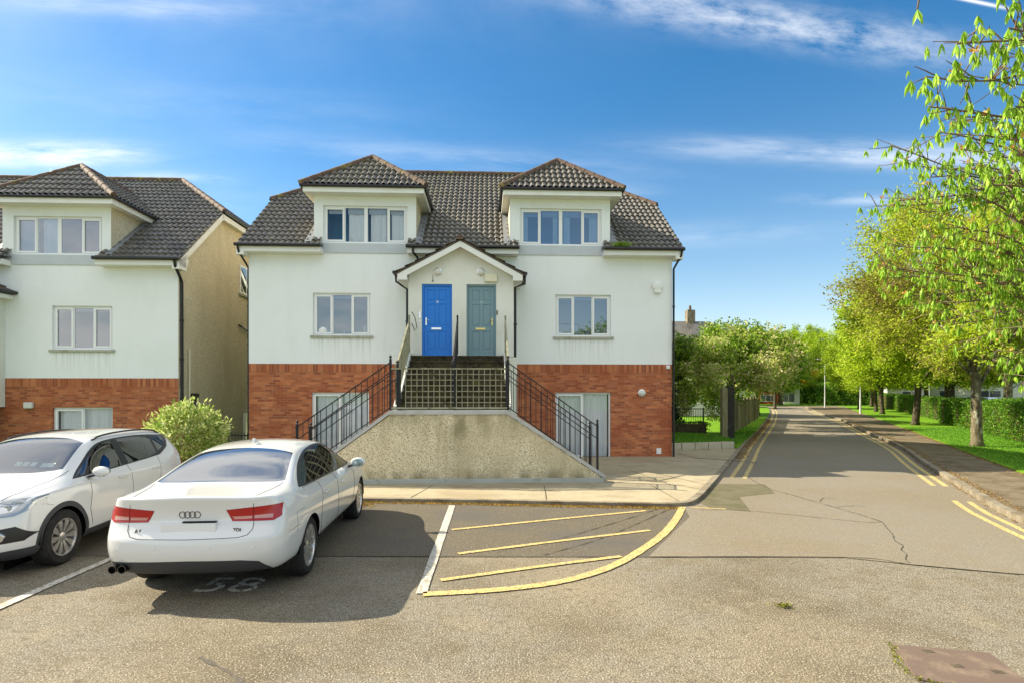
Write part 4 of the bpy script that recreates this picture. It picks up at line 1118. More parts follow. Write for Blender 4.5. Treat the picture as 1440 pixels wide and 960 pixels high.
pd = tree_proto('tree', 'mid-green tree behind the blossom shrubs, left of the road end', 'tree', 'green trees beyond the left gardens', 33, M['leaf_green'], bark='bark_dark', h=11, clear=2.5, rad=5.2, leaves_per=30, leaf=(.30, .19), limbs=12, subs=8, twigs=7)
place(pd, 30.5, 66, .05, 0, .75)
more(pd, 38.0, 100, 2.0, .9, 'dark green tree above the road end, between the golden crowns', .03)
more(pd, 24.0, 72, 4.0, .72, 'green tree farthest left behind the garden house')
BT = 'blossoming trees along the left verge'
pe = tree_proto('blossom_tree', 'blossoming shrub tree overhanging the iron railing beside the house corner', 'tree', BT, 44, M['leaf_blossom'], bark='bark_dark', h=5.6, clear=1.9, rad=2.6, r0=.12, leaves_per=38, leaf=(.15, .10), limbs=9, subs=8, twigs=7, spread=.32)
place(pe, 7.35, 27.0, .1, 0, .76)
more(pe, 10.6, 27.6, 1.9, .82, 'blossoming tree growing over the dark gate post')
more(pe, 12.6, 32.6, 3.1, 1.0, 'third blossoming tree along the left verge, pink-cream top')
more(pe, 16.2, 39.0, 4.4, 1.12, 'fourth blossoming tree along the left verge, greener')
more(pe, 20.5, 47.5, 5.2, 1.25, 'farthest blossoming tree along the left verge, next to the road bend')
# hanging creeper over the railing corner
def creeper(name, boxes, n, m, leaf, label, cat, seed=3):
    rg = np.random.default_rng(seed); P = []
    for (x0, x1, y0, y1, z0, z1, k) in boxes:
        q = rg.random((int(n * k), 3)); q[:, 2] = q[:, 2] ** .8
        P.append(np.column_stack([x0 + (x1 - x0) * q[:, 0] + .12 * np.sin(q[:, 2] * 9 + q[:, 0] * 14), y0 + (y1 - y0) * q[:, 1], z0 + (z1 - z0) * q[:, 2]]))
    P = np.concatenate(P); D = rg.normal(size=P.shape); D[:, 2] -= .8
    tone = .5 + .3 * np.sin(P[:, 0] * 3.1 + P[:, 2] * 2.2) + rg.normal(0, .25, len(P))
    o = leaf_mesh(name, P, D, leaf * (.6 + .8 * rg.random(len(P))), leaf * .6, M[m], var=np.clip(tone, 0, 1), rng=rg)
    return tag(o, label, cat)
creeper('creeper', [(6.0, 7.2, 25.7, 26.5, 1.5, 3.4, .28), (7.6, 8.0, 25.4, 26.0, 1.0, 2.6, .08), (8.2, 8.75, 23.3, 24.3, .9, 3.3, .14), (5.7, 9.8, 25.4, 28, 2.6, 4.6, .4), (6.5, 9, 26, 28, 3.6, 4.5, .12)], 17000, 'leaf_blossom', .095, 'tangled creeper with pale blossom hanging over the railing past the house corner', 'creeper')
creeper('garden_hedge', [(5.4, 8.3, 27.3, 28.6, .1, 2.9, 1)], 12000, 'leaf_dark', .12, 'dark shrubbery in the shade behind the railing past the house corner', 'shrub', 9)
creeper('border_plants', [(5.4, 8.8, 25.3, 26.2, .35, .75, 1)], 4500, 'leaf_green', .08, 'low green border plants behind the iron railing', 'plant', 10)

# variegated bush between the cars and the houses
def bush(name, x, y, z, rx, ry, h, n, m, leaf, label, seed=1, narrow=.42):
    rg = np.random.default_rng(seed); root = empty(name, (x, y, z), 0, label, 'bush')
    u = rg.normal(size=(n, 3)); u /= np.linalg.norm(u, axis=1, keepdims=True); r = (.5 + .5 * rg.random(n) ** .55) * (1 + .13 * np.sin(u[:, 0] * 8 + 1) * np.sin(u[:, 2] * 7 + 1) * np.cos(u[:, 1] * 6)) * (1 + .06 * rg.normal(size=n))
    zz = (u[:, 2] * r * .5 + .5); taper = narrow + (1 - narrow) * np.clip(zz * 1.7, 0, 1)
    P = np.column_stack([u[:, 0] * r * rx * taper, u[:, 1] * r * ry * taper, .12 + zz * (h - .12)])
    D = u + rg.normal(0, .7, u.shape) + np.array([0, 0, .35])
    leaf_mesh('foliage', P, D, leaf * (.6 + .8 * rg.random(n)), leaf * .42, M[m], root, rng=rg)
    st_ = MB(); q = random.Random(seed)
    for i in range(46):
        a = q.uniform(0, 2 * PI); e = Vector((math.cos(a) * rx * q.uniform(.2, .8), math.sin(a) * ry * q.uniform(.2, .8), h * q.uniform(.6, .93)))
        st_.tube([(math.cos(a) * .08, math.sin(a) * .08, -.05), e * .5 + Vector((0, 0, .1)), e], [.018, .014, .007], 5, cap=False)
    st_.build('stems', M['twig'], root, smooth=True)
    return root
bush('bush', -7.28, 12.75, -.04, .84, .8, 1.90, 6500, 'leaf_varieg', .11, 'fan-shaped variegated yellow-green bush between the two parked cars and the houses', 6)

# clipped hedge in lengths
def hedge(pts, w, h, n, label, seed, m='leaf_hedge'):
    rg = np.random.default_rng(seed); a = Vector((*pts[0], 0)); b = Vector((*pts[1], 0)); L_ = (b - a).length; d = (b - a).normalized(); s = Vector((-d.y, d.x, 0))
    root = empty('hedge', (a.x, a.y, .1), math.atan2(d.y, d.x), label, 'hedge', 'clipped hedge lengths on the right verge')
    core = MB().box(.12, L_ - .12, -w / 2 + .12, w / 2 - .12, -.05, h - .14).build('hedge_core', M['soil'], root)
    q = rg.random((n, 3)); f = rg.integers(0, 4, n)
    x = q[:, 0] * L_; y = (q[:, 1] - .5) * w; z = q[:, 2] * h
    y = np.where(f == 0, -w / 2, np.where(f == 1, w / 2, y)); z = np.where(f == 2, h, z); x = np.where((f == 3) & (q[:, 1] < .5), np.where(q[:, 0] < .5, 0, L_), x)
    k = rg.normal(0, .055, (n, 3)); P = np.column_stack([x, y, z]) + k + np.column_stack([0 * x, .06 * np.sin(x * 2.1), .05 * np.sin(x * 1.7 + 1)])
    D = rg.normal(size=(n, 3)) + np.array([0, 0, .5])
    leaf_mesh('foliage', P, D, .085 * (.6 + .8 * rg.random(n)), .055, M[m], root, rng=rg)
    return root
def P2(a, t, b): return (a[0] + (b[0] - a[0]) * t, a[1] + (b[1] - a[1]) * t)
h0, h1 = (16.2, 14.2), (28.2, 36.6)
hedge([h0, P2(h0, .55, h1)], 1.3, 1.55, 30000, 'near clipped hedge length at the right edge, behind the ivy-flecked tree', 1)
hedge([P2(h0, .555, h1), h1], 1.35, 1.45, 20000, 'darker hedge length between the nearest trunk and the cut end', 2)
hedge([(30.0, 39.2), (36.3, 51)], 1.4, 1.45, 15000, 'middle hedge length between two street tree trunks', 3)
hedge([(36.8, 52), (42.3, 62)], 1.5, 1.5, 11000, 'hedge length below the white bungalow', 4)
hedge([(42.8, 63), (47.5, 74)], 1.6, 1.6, 9000, 'far hedge length near the far lamp post', 5)
hedge([(48, 75), (58, 84)], 1.7, 1.7, 9000, 'farthest hedge length at the bend of the road', 6)

# conifer tip over the tree line
cn = empty('conifer', (47.5, 118, 0), 0, 'small dark pointed conifer tip above the tree line at the road end', 'tree')
MB().tube([(0, 0, 0), (0, 0, 15)], [.3, .05], 8).build('trunk', M['bark_dark'], cn)
rg = np.random.default_rng(4); n = 7000; z = 2 + 12.6 * rg.random(n) ** 1.2; rr = (15 - z) / 13 * 2.4 * (.5 + .5 * rg.random(n)) * (.8 + .2 * np.sin(z * 7)); a = rg.random(n) * 2 * PI
leaf_mesh('crown', np.column_stack([np.cos(a) * rr, np.sin(a) * rr, z]), np.column_stack([np.cos(a), np.sin(a), -.3 + 0 * a]), .35, .12, M['leaf_dark'], cn, rng=rg)

# distant wood behind everything
def wood(name, x0, x1, y0, y1, h, n, seed, m='leaf_green'):
    rg = np.random.default_rng(seed); x = rg.uniform(x0, x1, n); y = rg.uniform(y0, y1, n); top = h * (.72 + .16 * np.sin(x * .31) + .12 * np.sin(x * .83 + 1)); z = top * rg.random(n) ** .7
    return tag(leaf_mesh(name, np.column_stack([x, y, z]), rg.normal(size=(n, 3)), .9, .6, M[m], rng=rg), kind='stuff')
wood('distant_wood', 20, 75, 128, 140, 12.5, 16000, 1)
creeper('shrubbery', [(33, 62, 95, 99, 0, 4.2, 1)], 26000, 'leaf_green', .42, 'dark green shrubbery closing the view behind the trees at the road end', 'shrubs', 77)
creeper('shrubbery', [(46.5, 56, 84, 87, 0, 3.4, 1)], 12000, 'leaf_green', .36, 'mid-green shrubs between the far lamp post and the bungalow roofs', 'shrubs', 78)
wood('distant_wood', 75, 190, 105, 130, 9.5, 20000, 3)
wood('distant_wood', -160, 12, 120, 135, 6.5, 14000, 2)

# ------------------------------------------------------------------ horse chestnut reaching in from the right
M['branch'] = mat('brown_branch', (.16, .12, .08), .9, .1, [(6, (.26, .22, .15), .5, .7)])
ct = empty('chestnut_tree', (12.4, 8.4, .1), 0, 'horse chestnut reaching into the picture from the right with drooping fresh green leaves', 'tree')
rg = random.Random(12); ng = np.random.default_rng(12)
base = Vector((12.4, 8.4, .1))
tk = MB(); tw = MB()
tp = [Vector((0, 0, -.1)), Vector((0, 0, .4)), Vector((.05, 0, 2.0)), Vector((0, .1, 3.6)), Vector((-.1, .2, 6.0)), Vector((0, .2, 8.6))]
tk.tube(tp, [.42, .30, .26, .22, .14, .04], 14)
# main limbs: forks (x, y, z) in world space just outside the picture, and the branch tips each one feeds
limbs = [((7.1, 5.6, 4.3), [(1302, 108, 5.0), (1345, 62, 4.8), (1418, 40, 4.8), (1306, 150, 5.6), (1395, 110, 5.4), (1428, 150, 5.0), (1290, 13, 3.2), (1435, 75, 5.4)]),
         ((7.8, 6.6, 3.9), [(1318, 185, 6.4), (1350, 210, 6.6), (1420, 215, 5.6), (1330, 160, 6.8), (1385, 190, 5.8), (1395, 260, 6.2)]),
         ((8.4, 7.8, 3.9), [(1252, 205, 8.0), (1268, 228, 8.8), (1300, 250, 7.6), (1232, 290, 8.4), (1262, 282, 7.4), (1290, 300, 8.2), (1340, 262, 7.2), (1380, 235, 7.6)]),
         ((8.9, 8.6, 3.2), [(1222, 372, 9.2), (1248, 345, 8.8), (1245, 392, 8.6), (1290, 335, 7.8), (1345, 320, 7.2), (1410, 300, 6.6), (1280, 415, 9.0), (1325, 385, 8.2), (1375, 350, 7.8), (1300, 370, 9.4)]),
         ((8.4, 8.0, 3.1), [(1320, 425, 8.6), (1372, 400, 7.8), (1425, 380, 7.0), (1345, 455, 9.0), (1400, 440, 8.0), (1435, 460, 7.6), (1362, 480, 9.2), (1410, 505, 8.4), (1310, 455, 9.6), (1436, 540, 8.0)]),
         ((15.5, 9.0, 5.5), None), ((13.0, 12.0, 5.5), None), ((14.5, 6.0, 6.5), None)]
LP, LD, LL, BP = [], [], [], []
def chestnut_cluster(p, s=1.0, n=None):
    n = n or rg.choice((6, 7, 8, 9)); ln = rg.uniform(.09, .165) * s
    for i in range(n):
        a = 2 * PI * i / n + rg.random(); out = rg.uniform(.1, .42)
        LP.append(tuple(p)); LD.append((math.cos(a) * out, math.sin(a) * out, -1)); LL.append(ln * rg.uniform(.45, 1.15))
    if rg.random() < .10: BP.append(tuple(p))
def wander(a, b, m, amp, sag):
    """a naturally crooked branch from a to b"""
    d = b - a; L_ = d.length; ph = [rg.uniform(0, 6.28) for _ in range(4)]; s1 = d.cross(Vector((0, 0, 1))).normalized(); out = []
    for q in range(m + 1):
        t = q / m; e = math.sin(PI * t)
        out.append(a + d * t + Vector((0, 0, sag * L_ * e)) + s1 * (amp * L_ * e * math.sin(5 * t + ph[0])) + Vector((0, 0, amp * L_ * e * math.sin(7 * t + ph[1]))))
    return out
for li, (fork, tl) in enumerate(limbs):
    fk = Vector(fork) - base; b0 = tp[2].lerp(tp[4], min(1, max(0, (fk.z - 2.2) / 4.2)))
    pth = wander(b0, fk, 8, .04, .06); tk.tube(pth, [.12 - .07 * q / 8 for q in range(9)], 8)
    if tl is None:
        targets = [fk + Vector((rg.uniform(-1.6, 2.2), rg.uniform(-1.8, 1.8), rg.uniform(-1.2, 2.0))) for _ in range(9)]
    else: targets = [Vector(W(*t)) - base for t in tl]
    for ti, tip in enumerate(targets):
        single = tl is not None and tl[ti] == (1290, 13, 3.2)
        st0 = pth[rg.choice((5, 6, 7, 8))]; m = 12
        if single:      # comes down from a bough above the picture
            up_ = Vector(W(1340, -260, 3.7)) - base; path = wander(pth[8], up_, 6, .02, .12) + wander(up_, tip, m - 7, .02, .04)
        else: path = wander(st0, tip, m, .035, .05 + .03 * rg.random())
        r0 = .010 if single else rg.uniform(.014, .025)
        tw.tube(path, [r0 * (1 - .8 * q / m) + .003 for q in range(m + 1)], 6)
        chestnut_cluster(path[-1], 1.0, 3 if single else None)
        if single: continue
        ln_all = (tip - st0).length; nt = int(10 + ln_all * 8)
        for k in range(nt):
            t = .22 + .78 * (k + rg.random()) / nt; q = min(m - 1, int(t * m)); a = path[q].lerp(path[q + 1], t * m - q)
            d = (path[q + 1] - path[q]).normalized(); sd = Vector((rg.gauss(0, 1), rg.gauss(0, 1), rg.gauss(.25, .8))).normalized()
            ln = rg.uniform(.18, .70) * (1.15 - .6 * t); b = a + (d * .5 + sd * .85) * ln
            mid = a.lerp(b, .5) + sd * .04; tw.tube([a, mid, b], [.007, .005, .003], 4, cap=False)
            nn = max(1, int(ln / .13))
            for s_ in range(nn):
                pp = a.lerp(b, (s_ + 1) / nn) + Vector((rg.gauss(0, .035), rg.gauss(0, .035), 0)); chestnut_cluster(pp, .95)
tk.build('trunk', M['bark'], ct, smooth=True); tw.build('branches', M['branch'], ct, smooth=True)
LP = np.array(LP); LD = np.array(LD); LL = np.array(LL)
leaf_mesh('crown', LP, LD, LL, LL * .25, M['leaf_chestnut'], ct, rng=ng, fold=.35)
BP = np.array(BP); BQ = np.repeat(BP, 5, axis=0) + ng.normal(0, .012, (len(BP) * 5, 3))
leaf_mesh('buds', BQ, ng.normal(size=BQ.shape) + np.array([0, 0, 1]), .05, .028, M['leaf_bud'], ct, rng=ng)
# ================================================================== STREET FURNITURE, FENCES, FAR HOUSES
def lamp_post(x, y, h, label):
    r = empty('lamp_post', (x, y, .1), 0, label, 'lamp post', 'lamp posts on the right verge')
    MB().tube([(0, 0, -.1), (0, 0, 1.3)], [.085, .08], 12).tube([(0, 0, 1.3), (0, 0, h)], [.06, .045], 12).build('pole', M['galv'], r, smooth='auto')
    MB().tube([(0, 0, h), (-.1, -.03, h + .1), (-.55, -.12, h + .14)], .03, 8).build('arm', M['galv'], r)
    MB().prism([(-.45, -.22, h + .08), (-1.05, -.32, h + .12), (-1.05, -.10, h + .12), (-.45, .0, h + .08)], (0, 0, .12)).build('lamp_head', M['lamp_head'], r, bevel=.02)
M['galv'] = mat('galvanised_steel', (.52, .53, .52), .5, .5, [(8, (.40, .41, .40), .5, .7)])
M['lamp_head'] = mat('grey_lamp_head', (.30, .30, .30), .5, .4)
lamp_post(*G(1210, 582.7), 7.6, 'nearer grey lamp post on the verge, in front of a pale tree trunk')
lamp_post(*G(1160, 573.5), 5.7, 'far thin grey lamp post by the bend of the road')

# low concrete block edging, railing wall and posts past the house corner
M['block'] = mat('pale_block', (.46, .42, .31), .9, .2, [(3, (.34, .30, .20), .45, .7), (30, (.54, .50, .40), .5, .7)], [(40, .4, .01)])
M['timber'] = mat('weathered_timber', (.22, .20, .11), .9, .2, [(6, (.12, .11, .055), .45, .7)], [(20, .5, .01)], stretch=(3, 3, .5))
M['timber_dark'] = mat('dark_timber', (.03, .028, .022), .8, .2, [(8, (.05, .05, .035), .5, .7)])
lw = MB(); a, b = Vector((4.9, 19.85, 0)), Vector((8.06, 20.75, 0)); 
for i in range(6):
    p = a.lerp(b, i / 6 + .004); q = a.lerp(b, (i + 1) / 6 - .004); lw.bar(p + Vector((0, 0, .16)), q + Vector((0, 0, .16)), .2, .26)
tag(lw.build('low_wall', M['block'], bevel=.01), 'low pale concrete block edging around the raised grass past the house corner', 'wall')
sheet('raised_lawn', [(4.9, 19.97), (8.0, 20.85), (8.25, 22.4), (8.4, 25.0), (4.9, 25.0)], .285, 'grass', .2)
rw = MB().box(4.9, 8.55, 25.0, 25.22, .0, .66); tag(rw.build('garden_wall', M['moss_step'], bevel=.01), 'dark mossy dwarf wall carrying the iron railing past the house corner', 'wall')
rl = empty('railing_fence', (5, 25.1, .66), 0, 'grey vertical bar railing on the dwarf wall past the house corner', 'fence')
m = MB().box(0, 3.5, -.02, .02, .66, .70).box(0, 3.5, -.015, .015, .06, .09); m.build('rail', M['iron'], rl)
m = MB(); 
for i in range(34): m.box(.1 + i * .1, .113 + i * .1, -.007, .007, .09, .66)
m.build('bars', M['iron'], rl)
for x in (.05, 1.75, 3.45): MB().box(x - .02, x + .02, -.022, .022, -.02, .74).build('post', M['iron'], rl)
gp = empty('gate_post', (8.62, 22.9, 0), .1, 'pale weathered timber post with a dark board face at the garden corner', 'post')
MB().box(-.20, .02, -.1, .12, 0, 2.25).build('timber_post', M['timber'], gp, bevel=.01)
MB().box(.03, .32, -.06, .10, 0, 2.35).build('dark_board', M['timber_dark'], gp, bevel=.01)
pf = empty('panel_fence', (9.05, 24.2, 0), 0, 'weathered timber fence running along the left verge under the blossom trees', 'fence')
d = Vector((12.2, 24.0, 0)).normalized(); 
for i in range(9):
    p = d * (i * 2.4)
    MB().box(p.x - .07, p.x + .07, p.y - .07, p.y + .07, 0, 1.75).build('fence_post', M['timber'], pf)
    q = p + d * .1; q2 = p + d * 2.3; mm = MB()
    for k in range(15): 
        c = q.lerp(q2, (k + .5) / 15); mm.bar(c + Vector((0, 0, .1)), c + Vector((0, 0, 1.6)), .12, .02, up=(d.y, -d.x, 0))
    mm.build('fence_panel', M['timber'], pf)

# railing gate between the two houses
gr_ = empty('gap_fence', HW(-7.6, .3, -.45), AH, 'black vertical bar fence closing the passage between the two houses', 'fence')
m = MB().box(-.95, 1.1, -.02, .02, 1.18, 1.22).box(-.95, 1.1, -.015, .015, .1, .13)
for i in range(22): m.box(-.93 + i * .095, -.915 + i * .095, -.006, .006, .1, 1.3)
m.build('bars', M['iron'], gr_)
for x in (-.95, .05, 1.08): MB().box(x - .025, x + .025, -.025, .025, -.02, 1.34).build('post', M['iron'], gr_)

# ---- far houses
def far_house(x, y, rz, w, d, h, rise, wall, label, roof='tile', wins=(), lower=None, chimney=None, group=None, cat='house'):
    r = empty('house', (x, y, 0), rz, label, cat, group)
    MB().box(-w / 2, w / 2, 0, d, -.2, h).build('wall', M[wall], r)
    if lower: MB().box(lower[0], lower[1], -.03, -.001, 0, lower[2]).build('brick_panel', M[lower[3]], r)
    g = MB().prism([(-w / 2, 0, h), (-w / 2, d, h), (-w / 2, d / 2, h + rise * .94)], (w, 0, 0)); g.build('gable', M[wall], r)
    rf = MB()
    for s in (0, 1):
        y0 = -.3 if s == 0 else d + .3
        rf.prism([(-w / 2 - .2, y0, h - .12), (w / 2 + .2, y0, h - .12), (w / 2 + .2, d / 2, h + rise), (-w / 2 - .2, d / 2, h + rise)], (0, 0, .12))
    ro = rf.build('roof', M[roof], r)
    if chimney:
        c = MB().box(chimney - .35, chimney + .35, d / 2 - .3, d / 2 + .3, h + rise - .6, h + rise + 1.1).build('chimney', M['kerb'], ro)
        MB().lathe([(.12, 0), (.10, .4)], 'z', (chimney, d / 2, h + rise + 1.1), 10).build('chimney_pot', M['ridge'], c)
    for (a, b, c0, c1) in wins:
        f = MB().box(a, b, -.05, -.032 if lower else -.002, c0, c1).build('window', M['upvc'], r)
        n = max(1, round((b - a) / .8)); g2 = MB()
        for i in range(n):
            q0 = a + .07 + (b - a - .07) * i / n; q1 = a + (b - a - .07) * (i + 1) / n
            g2.quad((q0, -.056, c0 + .07), (q1, -.056, c0 + .07), (q1, -.056, c1 - .07), (q0, -.056, c1 - .07))
        g2.build('pane', M['far_glass'], f)
    return r
M['far_glass'] = mat('far_window', (.05, .07, .09), .08, .8)
M['slate'] = mat('pale_grey_roof', (.36, .37, .38), .6, .4, [(4, (.28, .29, .30), .45, .7)])
M['wall_w'] = mat('white_wall', (.76, .75, .71), .9, .2)
M['brick_far'] = mat('far_red_brick', (.36, .085, .04), .9, .2, [(6, (.27, .06, .03), .45, .7)])
far_house(42.0, 93, R(-24), 9, 7, 5.2, 2.2, 'wall_w', 'white house with a red brick front at the far end of the road', lower=(-1.6, 1.5, 3.2, 'brick_far'), wins=[(-1.3, 1.1, .4, 1.5), (2.0, 3.4, 3, 4.2), (2.0, 3.8, .3, 1.8), (-4.3, -3.7, .4, 1.6)], group='far houses')
far_house(30.5, 96, R(-10), 9, 7, 5.0, 2.2, 'brick_far', 'red brick house behind the left verge trees at the far end of the road', wins=[(-3, -1, .6, 1.8), (1, 3, .6, 1.8), (1, 3, 3.2, 4.3)], group='far houses')
far_house(12.9, 46, R(4), 9.5, 8, 5.6, 2.5, 'wall_w', 'dark-roofed house with a grey chimney showing above the blossom trees', chimney=3.1, wins=[(-3, -1, 3.3, 4.4), (1, 3, 3.3, 4.4)])
GH = 'pale houses behind the hedge'
far_house(58.5, 90, R(-24), 13, 8, 2.9, 2.4, 'wall_w', 'white bungalow with pale grey roof behind the hedge, right of the nearer lamp post', 'slate', wins=[(-5, -3, .8, 2.2), (-1, 1, .8, 2.2), (3, 5, .8, 2.2)], group=GH)
far_house(53.5, 71, R(-30), 11, 8, 2.7, 2.1, 'wall_w', 'white bungalow with dark grey roof behind the dark-trunked street tree', 'tile', wins=[(-4, -2, .8, 2.1), (1.5, 4, .8, 2.1)], group=GH)
far_house(49.5, 59, R(-36), 10, 8, 5.2, 2.4, 'wall_w', 'two-storey white house behind the nearest street trees', 'slate', wins=[(-4.2, -2.8, .8, 2.2), (-1.8, -.2, .7, 2.3), (1.2, 2.8, .8, 2.2), (-4, -2.6, 3.3, 4.4), (1, 3, 3.3, 4.4)], group=GH)
far_house(43.2, 46.5, R(-44), 11, 8, 5.0, 2.4, 'wall_w', 'white house closest to the right edge of the picture behind the hedge', 'slate', wins=[(-4, -2.4, .8, 2.2), (.5, 2.2, .8, 2.2), (-4, -2.4, 3.2, 4.3)], group=GH)
# ================================================================== CARS
# car-local frame: +X forward, +Y left, origin on the ground half way between the axles
M['paint_a'] = mat('white_car_paint', (.66, .665, .65), .14, .5, coat=.9, back=(.02, .02, .022))
M['paint_b'] = mat('warm_white_car_paint', (.67, .67, .645), .14, .5, coat=.9, back=(.02, .02, .022))
M['car_glass'] = glass_mat('dark_car_glass', (.16, .22, .21), .13, .0)
M['car_glass_front'] = glass_mat('clear_car_glass', (.55, .66, .62), .18, .0)
M['car_rear_glass'] = glass_mat('rear_car_glass', (.07, .08, .085), .26, .0)
M['trim'] = mat('black_car_trim', (.012, .012, .013), .3, .5, back=(.01, .01, .01))
M['clad'] = mat('grey_plastic_cladding', (.045, .048, .052), .6, .35, back=(.01, .01, .01))
M['gapline'] = mat('panel_gap', (.03, .03, .03), .8, .1)
M['tyre'] = mat('tyre_rubber', (.022, .021, .02), .85, .25, [(9, (.05, .045, .038), .5, .75)])
M['rim'] = mat('silver_wheel', (.62, .61, .58), .3, .5, metal=.85)
M['disc'] = mat('brake_dark', (.05, .05, .05), .5, .5, metal=.6)
M['well'] = mat('wheel_well', (.008, .008, .008), .95, .05)
M['red_lens'] = mat('red_lamp_lens', (.36, .002, .004), .2, .4, coat=.4)
M['red_dark'] = mat('dark_red_lens', (.25, .005, .008), .12, .6, coat=1.0)
M['clear_lens'] = mat('clear_lamp_lens', (.50, .22, .20), .12, .6, coat=1.0)
M['headlamp'] = mat('headlamp_reflector', (.55, .57, .58), .12, .6, metal=.8, coat=1.0)
M['seat_fabric'] = mat('dark_seat', (.018, .018, .02), .85, .2)
M['plate'] = mat('white_plate', (.72, .73, .71), .4, .4)
M['paper'] = mat('white_paper', (.92, .96, .93), .7, .2)
M['exhaust'] = mat('dark_steel', (.12, .12, .12), .25, .5, metal=1)

def car_shell(P):
    """smooth body surface from a sparse cage; P holds section tables against x (rear = 0)"""
    f = lambda k, x: float(np.interp(x, P[k][0], P[k][1]))
    xs = P['stations']
    levels = P['levels']            # z fractions table names for side levels below the belt
    nT = 5; nL = len(levels)
    def ring(x):
        zc = f('zc', x); t = f('taper', x)
        pts = [(0, zc), (f('y1', x) * t, zc - f('d1', x)), (f('y2', x) * t, zc - f('d2', x)), (f('y3', x) * t, f('z3', x)), (f('yb', x) * t, f('zb', x))]
        for k, (z, y) in enumerate(levels): pts.append((y * t, z + f('dz%d' % min(k, 1), x) if k < 2 else z))
        yb, zb_ = levels[-1][1] * t, levels[-1][0]
        for q in (.75, .5, .25, 0): pts.append((yb * q, zb_ - .0))
        return pts
    rings = [[(x, y, z) for y, z in ring(x)] for x in xs]
    def endcap(which, base):
        """grid rows 0..nL (row0 = top edge), cols 0..4 ; x from the end profile"""
        prof, sgn, xe = P[which]     # prof: list of x offsets per row, at centre and at corner
        rows = []
        for r in range(nL + 1):
            yo, zo = (base[4][1], base[4][2]) if r == 0 else (base[4 + r][1], base[4 + r][2])
            row = []
            for c in range(5):
                fr = [0, .28, .56, .82, 1][c]
                if r == 0: y = base[c][1]; z = base[c][2]; fr = y / max(base[4][1], 1e-6)
                elif r == nL: j = 4 + nL + (4 - c); y = base[j][1]; z = base[j][2]; fr = y / yo
                else: y = yo * fr; z = zo
                xc, xk = prof[r]; k = fr ** 2 * .38 + fr ** 6 * .62
                row.append((xe + sgn * (xc + (xk - xc) * k), y, z + (P.get('capcrown', 0) * (1 - fr * fr) if 0 < r < nL else 0)))
            rows.append(row)
        return rows
    bm = bmesh.new(); vcache = {}
    def V(p):
        k = (round(p[0], 5), round(p[1], 5), round(p[2], 5))
        if k not in vcache: vcache[k] = bm.verts.new(p)
        return vcache[k]
    rc = endcap('rear', rings[0]); fc = endcap('front', rings[-1])
    # replace end ring coordinates by cap borders
    for cap, ri in ((rc, 0), (fc, -1)):
        rg_ = rings[ri]; nr = list(rg_)
        for c in range(5): nr[c] = cap[0][c]
        for r in range(1, nL + 1): nr[4 + r] = cap[r][4]
        for c in range(5): nr[4 + nL + (4 - c)] = cap[nL][c]
        rings[ri] = nr
    def q(a, b, c, d):
        vs = [V(a), V(b), V(c), V(d)]
        if len(set(vs)) == 4:
            try: bm.faces.new(vs)
            except ValueError: pass
    mir = lambda p: (p[0], -p[1], p[2])
    for side in (0, 1):
        m_ = mir if side else (lambda p: p)
        for i in range(len(xs) - 1):
            for j in range(len(rings[0]) - 1):
                a, b, c, d = rings[i][j], rings[i + 1][j], rings[i + 1][j + 1], rings[i][j + 1]
                q(*[m_(p) for p in ((a, b, c, d) if not side else (d, c, b, a))])
        for cap, fl in ((rc, 0), (fc, 1)):
            for r in range(nL):
                for c in range(4):
                    a, b, c_, d = cap[r][c], cap[r][c + 1], cap[r + 1][c + 1], cap[r + 1][c]
                    q(*[m_(p) for p in ((a, b, c_, d) if side == fl else (d, c_, b, a))])
    cl = bm.edges.layers.float.new('crease_edge'); bm.edges.ensure_lookup_table()
    def crease(a, b, val):
        for m_ in (lambda p: p, mir):
            e = bm.edges.get((V(m_(a)), V(m_(b)))) if V(m_(a)) is not V(m_(b)) else None
            if e is not None: e[cl] = val
    for r, val in P.get('rear_creases', ()):
        for c in range(4): crease(rc[r][c], rc[r][c + 1], val)
    for j, i0, i1, val in P.get('side_creases', ()):
        for i in range(i0, min(i1, len(xs) - 1)): crease(rings[i][j], rings[i + 1][j], val)
    bmesh.ops.recalc_face_normals(bm, faces=bm.faces[:])
    me = bpy.data.meshes.new('cage'); bm.to_mesh(me); bm.free()
    o = bpy.data.objects.new('cage', me); COL.objects.link(o)
    md = o.modifiers.new('s', 'SUBSURF'); md.levels = 3; md.render_levels = 3
    dg = bpy.context.evaluated_depsgraph_get(); dg.update()
    out = bmesh.new(); ev = o.evaluated_get(dg); tm = ev.to_mesh(); out.from_mesh(tm); ev.to_mesh_clear()
    bpy.data.objects.remove(o); bpy.data.meshes.remove(me)
    for v in out.verts: v.co.x -= P['x0']
    out.normal_update()
    return out

def pt_in(p, poly):
    x, y = p; c = False; n = len(poly)
    for i in range(n):
        x1, y1 = poly[i]; x2, y2 = poly[(i + 1) % n]
        if (y1 > y) != (y2 > y) and x < (x2 - x1) * (y - y1) / (y2 - y1) + x1: c = not c
    return c

